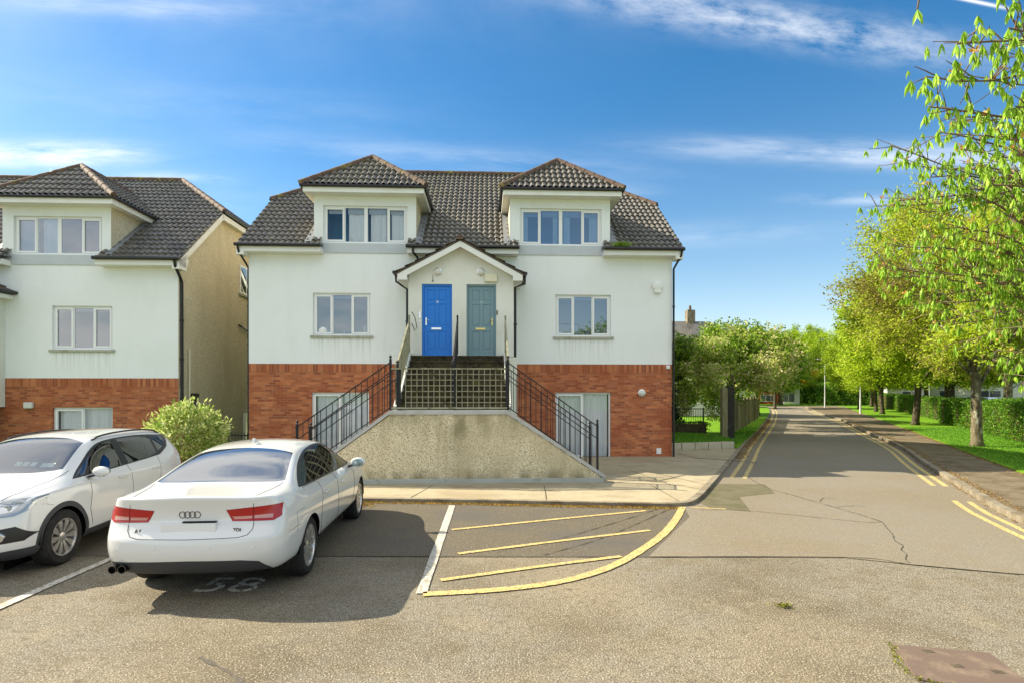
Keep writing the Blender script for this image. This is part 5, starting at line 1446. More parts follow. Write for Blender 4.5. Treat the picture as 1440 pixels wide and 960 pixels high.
def cut(bm, poly, ax, ok, tagv, lay, only=None):
    """split the surface along a polygon drawn in the projection ax=(i,j) and mark what lies inside"""
    i, j = ax; k = 3 - i - j; n = len(poly)
    X0, X1 = min(p[0] for p in poly) - .05, max(p[0] for p in poly) + .05; Y0, Y1 = min(p[1] for p in poly) - .05, max(p[1] for p in poly) + .05
    def near(f, x0, x1, y0, y1):
        us = [v.co[i] for v in f.verts]; ws = [v.co[j] for v in f.verts]
        return max(us) > x0 and min(us) < x1 and max(ws) > y0 and min(ws) < y1
    cand = {f for f in bm.faces if near(f, X0, X1, Y0, Y1) and ok(f)}
    for e in range(n):
        a, b = poly[e], poly[(e + 1) % n]
        dx, dy = b[0] - a[0], b[1] - a[1]; L_ = math.hypot(dx, dy)
        if L_ < 1e-6: continue
        no = [0, 0, 0]; no[i] = -dy / L_; no[j] = dx / L_; co = [0, 0, 0]; co[i] = a[0]; co[j] = a[1]
        x0, x1 = min(a[0], b[0]) - .03, max(a[0], b[0]) + .03; y0, y1 = min(a[1], b[1]) - .03, max(a[1], b[1]) + .03
        fs = [f for f in cand if near(f, x0, x1, y0, y1)]
        g = list({v for f in fs for v in f.verts}) + list({e_ for f in fs for e_ in f.edges}) + fs
        if g:
            r = bmesh.ops.bisect_plane(bm, geom=g, plane_co=co, plane_no=no, dist=1e-5)
            cand = {f for f in cand if f.is_valid} | {f for f in r['geom'] if isinstance(f, bmesh.types.BMFace) and f.is_valid}
    for f in cand:
        if not ok(f): continue
        c = f.calc_center_median()
        if pt_in((c[i], c[j]), poly) and (only is None or f[lay] in only): f[lay] = tagv

def surf_part(bm, lay, val, name, m, parent, push=0.0):
    sel = [f for f in bm.faces if f[lay] == val]
    if not sel: return None
    idx = {}; vs = []; ns = []; fs = []
    for f in sel:
        q = []
        for v in f.verts:
            if v not in idx: idx[v] = len(vs); vs.append(v.co + v.normal * push); ns.append(v.normal.copy())
            q.append(idx[v])
        fs.append(q)
    me = bpy.data.meshes.new(name); me.from_pydata([tuple(v) for v in vs], [], fs); me.update()
    for p in me.polygons: p.use_smooth = True
    me.normals_split_custom_set_from_vertices([tuple(n) for n in ns])
    me.materials.append(m)
    o = bpy.data.objects.new(name, me); COL.objects.link(o); o.parent = parent
    return o

def on_surface(bvh, pts, axis, sign, lift=.0):
    out = []
    for a, b in pts:
        if axis == 'y': o, d = Vector((a, sign * 3, b)), Vector((0, -sign, 0))
        elif axis == 'x': o, d = Vector((sign * 6, a, b)), Vector((-sign, 0, 0))
        else: o, d = Vector((a, b, 3)), Vector((0, 0, -1))
        h = bvh.ray_cast(o, d)
        if h[0] is not None: out.append(h[0] - d * lift)
    return out

def densify(pts, step=.04):
    out = []
    for (a, b) in zip(pts[:-1], pts[1:]):
        n = max(1, int(math.hypot(b[0] - a[0], b[1] - a[1]) / step))
        out += [(a[0] + (b[0] - a[0]) * i / n, a[1] + (b[1] - a[1]) * i / n) for i in range(n)]
    return out + [pts[-1]]
def curve(pts, n=6):
    return [(p.x, p.y) for p in smooth_line(pts, n)]

def gap(mb, bvh, pts, axis, sign, r=.0032):
    p = on_surface(bvh, densify(pts), axis, sign)
    if len(p) > 1: MB().tube(p, r, 6, cap=False).build('panel_gap', M['gapline'], mb)

def wheel(name, r_, w_, rim_r, side, spokes, style, parent, loc, steer=0):
    e = empty(name, loc); e.parent = parent; e.rotation_euler = (0, 0, steer)
    s = side
    t = MB(); prof = [(rim_r, -w_ / 2 + .012), (rim_r + .012, -w_ / 2), (r_ - .03, -w_ / 2), (r_ - .008, -w_ / 2 + .018), (r_, -w_ / 2 + .045), (r_, w_ / 2 - .045), (r_ - .008, w_ / 2 - .018), (r_ - .03, w_ / 2), (rim_r + .012, w_ / 2), (rim_r, w_ / 2 - .012)]
    t.lathe(prof, 'y', (0, 0, 0), 48, closed=True)
    for gv in (-.05, 0, .05): pass
    t.build('tyre', M['tyre'], e, smooth='auto')
    rm = MB(); yo = w_ / 2 - .012
    rm.lathe([(rim_r + .004, yo), (rim_r + .002, yo + .006), (rim_r - .014, yo + .004), (rim_r - .022, yo - .02), (rim_r - .03, -yo), (rim_r, -yo)], 'y', (0, 0, 0), 48, closed=True)
    rm.lathe([(.052, yo - .045), (.055, yo - .02), (.03, yo - .012), (.001, yo - .010)], 'y', (0, 0, 0), 20)
    for i in range(spokes):
        a = 2 * PI * i / spokes
        if style == 'fan':            # ten broad petal spokes
            vs = []
            for rr, hw, yy in ((.045, .012, yo - .022), (.10, .020, yo - .012), (rim_r * .72, .036, yo - .004), (rim_r - .018, .030, yo - .006)):
                for dy_, w2 in ((0, hw), (-.022, hw * 1.05)):
                    for sg in (-1, 1): vs.append((rr, sg * w2, yy + dy_))
            prof_idx = []
            for q_ in range(3):
                k = q_ * 4; prof_idx += [(k, k + 1, k + 5, k + 4), (k + 1, k + 3, k + 7, k + 5), (k + 2, k, k + 4, k + 6)]
            k0 = len(rm.v); ca, sa = math.cos(a), math.sin(a)
            rm.add([(x * ca - y * sa, z, x * sa + y * ca) for x, y, z in vs], [tuple(f) for f in prof_idx])
        else:                         # slim twin spokes
            for off in (-.085, .085):
                ca, sa = math.cos(a + off * .35), math.sin(a + off * .35); cb, sb2 = math.cos(a + off * 1.5), math.sin(a + off * 1.5)
                rm.bar((ca * .04, yo - .022, sa * .04), (cb * (rim_r - .015), yo - .006, sb2 * (rim_r - .015)), .026, .022, up=(0, 1, 0))
        if i % 2 == 0:
            rm.lathe([(.008, yo - .02), (.008, yo - .008), (.001, yo - .008)], 'y', (.034 * math.sin(a), 0, .034 * math.cos(a)) if False else (0, 0, 0), 6)
    rm2 = rm
    if s < 0: rm2.xform(Matrix.Scale(-1, 4, (0, 1, 0)))
    o = rm2.build('rim', M['rim'], e, smooth='auto')
    dk = MB().lathe([(rim_r * .80, s * -.01), (rim_r * .80, s * -.03), (.001, s * -.03)], 'y', (0, 0, 0), 32); dk.lathe([(rim_r - .01, s * -.06), (.001, s * -.06)], 'y', (0, 0, 0), 32)
    dk.build('brake_disc', M['disc'], e)
    bmx = bmesh.new(); bmx.from_mesh(o.data); bmesh.ops.recalc_face_normals(bmx, faces=bmx.faces[:]); bmx.to_mesh(o.data); bmx.free()
    return e

def arch_poly(xc, zc, r, n=22):
    return [(xc + r, -.05)] + [(xc + r * math.cos(PI * i / n), zc + r * math.sin(PI * i / n)) for i in range(n + 1)] + [(xc - r, -.05)]

def mirror_part(root, x, y, z, s, m, gm, tilt=0):
    b = MB()
    prof = []
    for i in range(9):
        t = i / 8 * PI; prof.append((.075 * math.sin(t) + .001, -.115 * math.cos(t)))
    b.lathe(prof, 'y', (0, 0, 0), 16)
    b.xform(Matrix.Translation((x, y + s * .12, z + .03)) @ Matrix.Rotation(s * R(-12), 4, 'Z') @ Matrix.Diagonal((.85, 1, .98, 1)))
    o = b.build('wing_mirror', m, root, smooth=True)
    MB().prism([(x + .03, y - s * .03, z - .05), (x - .05, y - s * .03, z - .05), (x - .04, y + s * .10, z - .015), (x + .03, y + s * .10, z - .015)], (0, 0, .03)).build('mirror_arm', M['trim'], o)
    g = MB().lathe([(.06, 0), (.001, .002)], 'x', (0, 0, 0), 16); g.xform(Matrix.Translation((x - .062, y + s * .125, z + .032)) @ Matrix.Diagonal((-1, 1.45, .9, 1)))
    g.build('mirror_glass', gm, o)
    return o

def seats(root, rows, z):
    b = MB()
    for x, ys in rows:
        for y in ys:
            o = MB(); o.box(x - .12, x + .38, y - .24, y + .24, z, z + .14); o.prism([(x - .14, y - .23, z + .1), (x + .02, y - .23, z + .1), (x - .18, y - .19, z + .62), (x - .28, y - .19, z + .62)], (0, .44, 0)); o.box(x - .29, x - .19, y - .12, y + .12, z + .64, z + .82)
            o.build('car_seat', M['seat_fabric'], root, bevel=.03)

def finish_body(bm, lay, root, paint, P, names, wheels_x, arch_r, arch_z, half):
    # wheel arch openings
    ok = lambda f: abs(f.normal.y) > .25 and f.calc_center_median().z < .85
    for xc in wheels_x:
        for s in (1, -1):
            cut(bm, arch_poly(xc, arch_z, arch_r), (0, 2), (lambda f, s=s: f.normal.y * s > .25 and f.calc_center_median().z < .9), 99, lay)
    bmesh.ops.delete(bm, geom=[f for f in bm.faces if f[lay] == 99], context='FACES')

# ------------------------------------------------------------------ white saloon seen from behind
def saloon():
    root = empty('parked_car', (0, 0, 0), 0, 'white four-door saloon parked with its red tail lamps towards the camera', 'car', 'white cars parked in the bays')
    P = dict(x0=2.56, stations=[.30, .50, .72, .86, 1.12, 1.42, 1.72, 2.1, 2.5, 2.9, 3.22, 3.50, 3.70, 3.95, 4.3, 4.58, 4.74])
    xk = [0, .30, .50, .72, .86, 1.12, 1.42, 1.72, 2.1, 2.5, 2.9, 3.22, 3.50, 3.70, 3.95, 4.3, 4.58, 4.74, 5]
    P['zc'] = (xk, [1.08, 1.08, 1.095, 1.11, 1.14, 1.245, 1.355, 1.435, 1.468, 1.472, 1.435, 1.30, 1.17, 1.07, 1.015, .955, .88, .80, .8])
    P['taper'] = ([0, .30, .5, .72, 1.1, 3.9, 4.3, 4.58, 4.74], [.915, .92, .955, .985, 1, 1, .975, .93, .87])
    P['y1'] = ([0, .72, 1.12, 1.42, 1.72, 2.9, 3.22, 3.7, 4.74], [.36, .36, .33, .31, .30, .30, .32, .36, .36])
    P['d1'] = ([0, 5], [.012, .012])
    P['y2'] = ([0, .72, .86, 1.12, 1.42, 1.72, 2.9, 3.22, 3.5, 3.7, 4.74], [.68, .68, .67, .63, .59, .55, .54, .57, .61, .62, .62])
    P['d2'] = ([0, .86, 1.42, 2.5, 3.5, 4.74], [.03, .03, .035, .045, .035, .03])
    P['y3'] = ([0, .72, .86, 1.12, 1.42, 1.72, 2.1, 2.5, 2.9, 3.22, 3.5, 3.7, 4.74], [.79, .79, .775, .73, .68, .635, .615, .615, .63, .66, .70, .74, .76])
    P['z3'] = (xk, [1.062, 1.062, 1.07, 1.072, 1.09, 1.175, 1.275, 1.345, 1.38, 1.385, 1.35, 1.23, 1.115, 1.02, .975, .915, .84, .76, .76])
    P['yb'] = ([0, .72, 1.12, 3.6, 4.74], [.875, .875, .868, .855, .86])
    P['zb'] = (xk, [1.025, 1.025, 1.022, 1.015, 1.005, .995, .985, .98, .975, .97, .965, .96, .955, .95, .93, .87, .79, .71, .71])
    P['levels'] = [(.90, .925), (.78, .945), (.66, .95), (.53, .945), (.41, .925), (.335, .90), (.28, .84)]
    P['dz0'] = (xk, [0, 0, 0, 0, 0, 0, 0, 0, 0, 0, 0, -.005, -.01, -.01, -.02, -.06, -.12, -.18, -.18]); P['dz1'] = (xk, [0] * 14 + [-.01, -.03, -.07, -.11, -.11])
    # (centre offset, corner offset) for rows: top edge, then the levels
    P['rear'] = ([(.145, .35), (.195, .34), (.185, .32), (.10, .275), (.08, .265), (.12, .30), (.17, .35), (.22, .38)], 1, 0); P['rear_creases'] = [(0, .72), (3, .5)]; P['side_creases'] = [(5, 0, 15, .5), (4, 0, 13, .35), (7, 3, 13, .25)]
    P['front'] = ([(.20, .42), (.09, .36), (.03, .32), (.0, .30), (.0, .30), (.03, .32), (.07, .34), (.14, .4)], -1, 4.93)
    bm = car_shell(P); bvh = BVHTree.FromBMesh(bm)
    lay = bm.faces.layers.int.new('part')
    x0 = P['x0']; X_ = lambda x: x - x0
    rax, fax = X_(1.10), X_(4.01)
    # side glass (dark surround first, panes inside it)
    dlo = curve([(.93, 1.035), (1.12, 1.13), (1.42, 1.255), (1.80, 1.345), (2.2, 1.385), (2.6, 1.385), (2.95, 1.335), (3.25, 1.20), (3.60, .99)], 4) + [(3.5, .985), (2.2, 1.0), (1.1, 1.022)]
    dlo = [(X_(a), b) for a, b in dlo]
    pane_f = [(2.44, 1.012), (3.44, .998)] + curve([(3.44, .998), (3.20, 1.185), (2.93, 1.305), (2.62, 1.352), (2.40, 1.358)], 3)[1:]
    pane_r = [(1.50, 1.03), (2.34, 1.014)] + curve([(2.30, 1.358), (2.1, 1.352), (1.80, 1.315), (1.46, 1.215)], 3)
    pane_q = [(1.04, 1.043), (1.45, 1.033), (1.41, 1.20), (1.20, 1.125)]
    for s in (1, -1):
        ok = lambda f, s=s: f.normal.y * s > .22 and f.calc_center_median().z > .9
        cut(bm, dlo, (0, 2), ok, 10, lay)
        for k, pn in ((11, pane_f), (12, pane_r), (13, pane_q)): cut(bm, [(X_(a), b) for a, b in pn], (0, 2), ok, k if s > 0 else k + 10, lay)
    # rear window and windscreen (seen from above)
    up = lambda f: f.normal.z > .3
    rw = curve([(.80, 0), (.81, .35), (.86, .68)], 4)[:-1] + [(.90, .695)] + curve([(1.60, .565), (1.66, .3), (1.68, 0)], 4)
    rw = rw + [(a, -b) for a, b in rw[::-1][1:-1]]
    cut(bm, [(X_(a), b) for a, b in rw], (0, 1), up, 30, lay, only=(0,))
    ws = curve([(3.80, 0), (3.77, .35), (3.66, .66)], 4)[:-1] + [(3.62, .675)] + curve([(3.08, .545), (3.00, .3), (2.98, 0)], 4)
    ws = ws + [(a, -b) for a, b in ws[::-1][1:-1]]
    cut(bm, [(X_(a), b) for a, b in ws], (0, 1), up, 31, lay, only=(0,))
    # tail lamps (seen from behind), diffuser
    bk = lambda f: f.normal.x < -.12 and f.calc_center_median().x < X_(.62)
    for s in (1, -1):
        lp = [(s * .345, .935), (s * .56, .952), (s * .835, .968), (s * .84, .845), (s * .78, .81), (s * .405, .822)]
        cut(bm, lp, (1, 2), bk, 40 if s > 0 else 41, lay)
        cut(bm, [(s * .40, .868), (s * .585, .868), (s * .585, .842), (s * .425, .842)], (1, 2), bk, 42 if s > 0 else 45, lay)
        cut(bm, [(s * .605, .872), (s * .77, .876), (s * .77, .835), (s * .605, .842)], (1, 2), bk, 42 if s > 0 else 45, lay)
        cut(bm, [(s * .594, .99), (s * .600, .99), (s * .606, .78), (s * .600, .78)], (1, 2), bk, 43 if s > 0 else 46, lay)
    dif = [(-.80, .10), (-.74, .33), (-.66, .42), (-.5, .445), (0, .455), (.5, .445), (.78, .43), (.84, .34), (.84, .10)]
    cut(bm, dif, (1, 2), bk, 44, lay)
    # head lamps and grille at the front
    fr = lambda f: f.normal.x > .12 and f.calc_center_median().x > X_(4.3)
    for s in (1, -1): cut(bm, [(s * .46, .70), (s * .86, .76), (s * .86, .64), (s * .50, .60)], (1, 2), fr, 50, lay)
    cut(bm, [(-.40, .74), (.40, .74), (.36, .40), (.28, .30), (-.28, .30), (-.36, .40)], (1, 2), fr, 51, lay)
    finish_body(bm, lay, root, M['paint_a'], P, None, (rax, fax), .365, .335, .93)
    bm.normal_update()
    surf_part(bm, lay, 0, 'body', M['paint_a'], root)
    for nm, v_, mt in (('window_surround', 10, 'trim'), ('diffuser', 44, 'clad'), ('headlight', 50, 'headlamp'), ('grille', 51, 'trim')): surf_part(bm, lay, v_, nm, M[mt], root)
    for v_ in (11, 12, 13, 21, 22, 23): surf_part(bm, lay, v_, 'side_window', M['car_glass'], root)
    surf_part(bm, lay, 30, 'rear_window', M['car_rear_glass'], root); surf_part(bm, lay, 31, 'windscreen', M['car_glass_front'], root)
    tl = surf_part(bm, lay, 40, 'tail_light', M['red_lens'], root, .004); tr_ = surf_part(bm, lay, 41, 'tail_light', M['red_lens'], root, .004)
    surf_part(bm, lay, 42, 'reversing_lens', M['clear_lens'], tl, .005); surf_part(bm, lay, 45, 'reversing_lens', M['clear_lens'], tr_, .005); surf_part(bm, lay, 43, 'lens_joint', M['gapline'], tl); surf_part(bm, lay, 46, 'lens_joint', M['gapline'], tr_)
    # panel gaps
    g = root
    for s in (1, -1):
        gap(g, bvh, [(s * .60, 1.06), (s * .60, .99)], 'x', -1); gap(g, bvh, [(s * .606, .79), (s * .60, .74), (s * .56, .69), (s * .48, .672)], 'x', -1)
        gap(g, bvh, [(X_(.30), s * .60), (X_(.55), s * .645), (X_(.86), s * .69)], 'z', 1)
        d1 = [(X_(1.62), .99), (X_(1.58), .80), (X_(1.50), .70), (X_(1.50), .52), (X_(1.56), .36)]; gap(g, bvh, d1, 'y', s)
        gap(g, bvh, [(X_(2.40), .99), (X_(2.38), .7), (X_(2.42), .36)], 'y', s); gap(g, bvh, [(X_(3.46), .97), (X_(3.44), .7), (X_(3.42), .36)], 'y', s)
        gap(g, bvh, [(X_(1.56), .36), (X_(3.42), .36)], 'y', s)
        gap(g, bvh, [(X_(.44), .66), (X_(.72), .67)], 'y', s, .002)
    gap(g, bvh, [(-.48, .672), (0, .665), (.48, .672)], 'x', -1)
    gap(g, bvh, [(X_(.62), .60), (X_(.62), .82), (X_(.86), .82)], 'y', -1, .0018)
    gap(g, bvh, [(X_(4.0), -.62), (X_(4.6), -.55)], 'z', 1); gap(g, bvh, [(X_(4.0), .62), (X_(4.6), .55)], 'z', 1)
    # bright strip under the windows and along the sill crease
    c = MB()
    for s in (1, -1):
        p = on_surface(bvh, densify([(X_(.98), 1.018), (X_(2.2), .997), (X_(3.5), .98)]), 'y', s); c.tube(p, .006, 6)
    c.build('window_trim', M['chrome'], root)
    hd = []
    for s in (1, -1):
        for xx in (1.66, 2.52):
            p = on_surface(bvh, densify([(X_(xx), .845), (X_(xx + .24), .845)], .03), 'y', s, .022)
            b = MB().tube(p, [.006] + [.013] * (len(p) - 2) + [.008], 8); b.build('door_handle', M['paint_a'], root, smooth=True)
    # badge: four linked rings, and lettering
    bh = on_surface(bvh, [(0, .90)], 'x', -1)[0].x
    rb = MB()
    for k in range(4):
        cy = (1.5 - k) * .047; n = 28
        ring_ = []
        for q in range(n + 1): a = 2 * PI * q / n; ring_.append((0, cy + .031 * math.cos(a), .895 + .031 * math.sin(a)))
        pr = on_surface(bvh, [(p[1], p[2]) for p in ring_], 'x', -1, .003); rb.tube(pr, .0038, 6, cap=False)
    rb.build('badge', M['exhaust'], root, smooth=True)
    RX = Matrix.Rotation(R(-90), 4, 'Z') @ Matrix.Rotation(R(90), 4, 'X')
    text_obj('A6', .062, M['exhaust'], 'model_lettering', root, Matrix.Translation((on_surface(bvh, [(.50, .74)], 'x', -1)[0].x - .004, .49, .735)) @ RX, .002, True)
    text_obj('TDI', .048, M['exhaust'], 'engine_lettering', root, Matrix.Translation((on_surface(bvh, [(-.46, .74)], 'x', -1)[0].x - .006, -.46, .74)) @ RX, .002, True)
    xp = on_surface(bvh, [(0, .76)], 'x', -1)[0].x
    MB().box(xp - .012, xp + .03, -.26, .26, .705, .815).build('number_plate', M['plate'], root, bevel=.004)
    MB().box(xp - .012, xp + .05, -.26, .06, .822, .832).build('plate_recess_shade', M['gapline'], root)  # dark strip standing in for the shade in the plate recess
    ex = MB()
    for y in (.63, .72):
        ex.lathe([(.040, 0), (.042, .02), (.042, .14), (.034, .14), (.034, .0)], 'x', (X_(.15), y, .372), 16, closed=True)
        ex.lathe([(.035, .09), (.001, .09)], 'x', (X_(.15), y, .372), 16)
    ex.build('exhaust_pipe', M['exhaust'], root, smooth='auto')
    for y, z in ((-.62, .575), (-.22, .59), (.30, .585), (.68, .57)):
        p = on_surface(bvh, [(y, z)], 'x', -1)[0]; MB().lathe([(.013, 0), (.013, .004), (.001, .005)], 'x', (p.x - .005, y, z), 12).build('parking_sensor', M['plate'], root)
    fin = MB().prism([(X_(1.83), -.014, 1.455), (X_(2.0), -.014, 1.462), (X_(1.88), -.006, 1.515), (X_(1.85), -.006, 1.515)], (0, .026, 0)); fin.build('roof_aerial', M['plate'], root, bevel=.004)
    for s in (1, -1): mirror_part(root, X_(3.36), s * .90, .985, s, M['paint_a'], M['car_glass_front'])
    wl = MB()
    for xc in (rax, fax):
        for s in (1, -1):
            a = [(xc + .39 * math.cos(PI * i / 16), .335 + .39 * math.sin(PI * i / 16)) for i in range(17)]; vs = []
            for (x, z) in a: vs += [(x, s * .915, z), (x, s * .50, z)]
            wl.add(vs, [(2 * i, 2 * i + 1, 2 * i + 3, 2 * i + 2) for i in range(16)])
            wl.add([(xc + .40, s * .5, .30), (xc - .40, s * .5, .30), (xc - .40, s * .5, .75), (xc + .40, s * .5, .75)], [(0, 1, 2, 3)])
    wl.box(X_(.6), X_(4.4), -.62, .62, .20, .30); wl.build('underbody', M['well'], root)
    MB().box(X_(3.2), X_(3.75), -.75, .75, .82, .93).build('dashboard', M['seat_fabric'], root, bevel=.03)
    MB().box(X_(.95), X_(1.45), -.68, .68, .9, .99).build('parcel_shelf', M['seat_fabric'], root)
    seats(root, [(X_(1.75), (-.45, 0, .45)), (X_(2.75), (-.38, .38))], .42)
    for xc in (rax, fax):
        for s in (1, -1): wheel('wheel', .335, .235, .236, s, 10, 'fan', root, (xc, s * .80, .335))
    return root

# ------------------------------------------------------------------ white compact SUV seen from its front corner
def compact_suv():
    root = empty('parked_car', (0, 0, 0), 0, 'white compact hatchback with black roof rails and grey wheel-arch cladding, nose towards the camera', 'car', 'white cars parked in the bays')
    P = dict(x0=2.03, stations=[.22, .38, .55, .80, 1.1, 1.5, 1.9, 2.25, 2.52, 2.75, 2.98, 3.12, 3.3, 3.6, 3.82, 3.96])
    xk = [0, .22, .38, .55, .80, 1.1, 1.5, 1.9, 2.25, 2.52, 2.75, 2.98, 3.12, 3.3, 3.6, 3.82, 3.96, 4.2]
    P['zc'] = (xk, [1.30, 1.38, 1.46, 1.495, 1.52, 1.535, 1.54, 1.535, 1.515, 1.455, 1.335, 1.195, 1.11, 1.065, 1.02, .955, .88, .86])
    P['taper'] = ([0, .22, .38, .55, .8, 3.4, 3.6, 3.82, 3.96], [.90, .93, .96, .985, 1, 1, .985, .94, .87])
    P['y1'] = ([0, 2.5, 3.0, 4], [.30, .30, .34, .34]); P['d1'] = ([0, 5], [.012, .012])
    P['y2'] = ([0, 2.25, 2.75, 3.12, 4], [.53, .53, .57, .61, .58]); P['d2'] = ([0, 1.5, 3.12, 4], [.04, .045, .035, .035])
    P['y3'] = ([0, .5, 2.25, 2.52, 2.75, 2.98, 3.12, 4], [.60, .605, .61, .63, .655, .69, .73, .74])
    P['z3'] = (xk, [1.22, 1.29, 1.37, 1.40, 1.43, 1.445, 1.45, 1.445, 1.425, 1.36, 1.25, 1.12, 1.06, 1.02, .97, .90, .83, .8])
    P['yb'] = ([0, .5, 3.0, 4], [.82, .83, .82, .82])
    P['zb'] = (xk, [1.10, 1.10, 1.095, 1.08, 1.06, 1.04, 1.025, 1.015, 1.01, 1.005, 1.0, .995, .985, .97, .93, .86, .79, .77])
    P['levels'] = [(.94, .875), (.80, .888), (.66, .885), (.52, .892), (.38, .895), (.27, .87), (.21, .80)]
    P['dz0'] = (xk, [0] * 13 + [-.01, -.02, -.05, -.09, -.1]); P['dz1'] = (xk, [0] * 14 + [-.01, -.03, -.05, -.05])
    P['rear'] = ([(.14, .26), (.10, .22), (.06, .20), (.02, .18), (.0, .17), (.02, .19), (.05, .2), (.1, .24)], 1, 0)
    P['side_creases'] = [(5, 1, 14, .45), (4, 3, 12, .3)]; P['rear_creases'] = []
    P['front'] = ([(.16, .38), (.09, .34), (.04, .30), (.01, .27), (.0, .25), (.0, .25), (.03, .27), (.10, .33)], -1, 4.13)
    bm = car_shell(P); bvh = BVHTree.FromBMesh(bm)
    lay = bm.faces.layers.int.new('part'); x0 = P['x0']; X_ = lambda x: x - x0
    rax, fax = X_(.745), X_(3.31)
    T2 = lambda pl: [(X_(a), b) for a, b in pl]
    dlo = [(3.06, 1.005), (2.2, 1.03), (1.35, 1.065), (.95, 1.09), (.62, 1.19), (.36, 1.36), (.42, 1.385)] + curve([(.60, 1.39), (1.1, 1.425), (1.6, 1.435), (2.15, 1.41), (2.45, 1.33), (2.75, 1.17), (3.06, 1.005)], 4)[:-1]
    pf = [(2.97, 1.025), (2.0, 1.055)] + curve([(1.98, 1.405), (2.2, 1.38), (2.42, 1.31), (2.70, 1.165), (2.97, 1.025)], 3)[:-1]
    pr = [(1.84, 1.06), (1.30, 1.085), (1.02, 1.125)] + curve([(1.0, 1.385), (1.4, 1.41), (1.82, 1.41)], 3)
    pq = [(.95, 1.15), (.70, 1.22), (.56, 1.32), (.62, 1.365), (.93, 1.385)]
    for s in (1, -1):
        ok = lambda f, s=s: f.normal.y * s > .22 and f.calc_center_median().z > .95
        cut(bm, T2(dlo), (0, 2), ok, 10, lay)
        for k, pn in ((11, pf), (12, pr), (13, pq)): cut(bm, T2(pn), (0, 2), ok, k if s > 0 else k + 10, lay)
    ws = curve([(3.17, 0), (3.14, .35), (3.03, .64)], 4)[:-1] + [(3.0, .65)] + curve([(2.44, .55), (2.37, .3), (2.35, 0)], 4)
    ws = ws + [(a, -b) for a, b in ws[::-1][1:-1]]
    cut(bm, T2(ws), (0, 1), lambda f: f.normal.z > .3, 31, lay, only=(0,))
    bkf = lambda f: f.normal.x < -.2 and f.calc_center_median().x < X_(.5)
    cut(bm, [(-.52, 1.08), (.52, 1.08), (.46, 1.34), (-.46, 1.34)], (1, 2), bkf, 30, lay)
    # lower cladding: sill, arches and bumper skirts
    for s in (1, -1):
        oks = lambda f, s=s: f.normal.y * s > .15 and f.calc_center_median().z < 1.0
        cut(bm, T2([(1.05, .385), (1.12, .36), (2.95, .33), (2.99, .37), (2.99, .0), (1.05, .0)]), (0, 2), oks, 60, lay)
        for xc in (rax, fax): cut(bm, arch_poly(xc, .335, .435, 26), (0, 2), oks, 60, lay)
    frf = lambda f: f.normal.x > .10 and f.calc_center_median().x > X_(3.45)
    cut(bm, [(-.95, .355), (-.60, .33), (0, .32), (.60, .33), (.95, .355), (.95, .0), (-.95, .0)], (1, 2), frf, 60, lay)
    for s in (1, -1):
        cut(bm, [(s * .36, .80), (s * .60, .875), (s * .90, .915), (s * .87, .80), (s * .72, .715), (s * .40, .70)], (1, 2), frf, 50 if s > 0 else 51, lay, only=(0,))
        cut(bm, [(s * .40, .775), (s * .60, .825), (s * .74, .85), (s * .70, .765), (s * .44, .725)], (1, 2), frf, 52, lay)
        cut(bm, [(s * .46, .565), (s * .74, .60), (s * .86, .50), (s * .80, .43), (s * .50, .415)], (1, 2), frf, 53 if s > 0 else 55, lay, only=(0,))
        cut(bm, [(s * .86, 1.02), (s * .55, 1.0), (s * .58, .86), (s * .90, .84), (s * .92, 1.0)], (1, 2), bkf, 40, lay, only=(0,))
    cut(bm, [(-.33, .80), (.33, .80), (.30, .62), (.20, .57), (-.20, .57), (-.30, .62)], (1, 2), frf, 54, lay)
    cut(bm, [(-.42, .50), (.42, .50), (.40, .38), (-.40, .38)], (1, 2), frf, 54, lay)
    finish_body(bm, lay, root, M['paint_b'], P, None, (rax, fax), .372, .335, .88)
    bm.normal_update()
    surf_part(bm, lay, 0, 'body', M['paint_b'], root)
    surf_part(bm, lay, 10, 'window_surround', M['trim'], root); surf_part(bm, lay, 60, 'lower_cladding', M['clad'], root, .003)
    for v_ in (11, 12, 13, 21, 22, 23): surf_part(bm, lay, v_, 'side_window', M['car_glass_side'], root)
    surf_part(bm, lay, 31, 'windscreen', M['car_glass_front'], root); surf_part(bm, lay, 30, 'rear_window', M['car_rear_glass'], root)
    hl = surf_part(bm, lay, 50, 'headlight', M['glassy'], root, .003); surf_part(bm, lay, 51, 'headlight', M['glassy'], root, .003)
    surf_part(bm, lay, 52, 'reflector', M['headlamp'], hl, .004)
    surf_part(bm, lay, 53, 'fog_lamp_housing', M['trim'], root); surf_part(bm, lay, 55, 'fog_lamp_housing', M['trim'], root); surf_part(bm, lay, 54, 'grille', M['trim'], root); surf_part(bm, lay, 40, 'tail_light', M['red_lens'], root, .004)
    for s in (1, -1):
        p = on_surface(bvh, [(s * .64, .50)], 'x', 1)[0]
        b = MB().lathe([(.052, -.02), (.052, .006), (.040, .010), (.036, -.002), (.001, -.004)], 'x', (p.x + .0, p.y, p.z), 20); b.build('fog_lamp', M['headlamp'], root, smooth='auto')
        for yy, rr in ((.52, .042), (.66, .036)):
            p = on_surface(bvh, [(s * yy, .79 if yy < .6 else .805)], 'x', 1)[0]; MB().lathe([(rr, -.02), (rr, .008), (rr * .7, .012), (.001, .004)], 'x', tuple(p), 16).build('headlight_lens', M['glassy'], root, smooth='auto')
    g = root
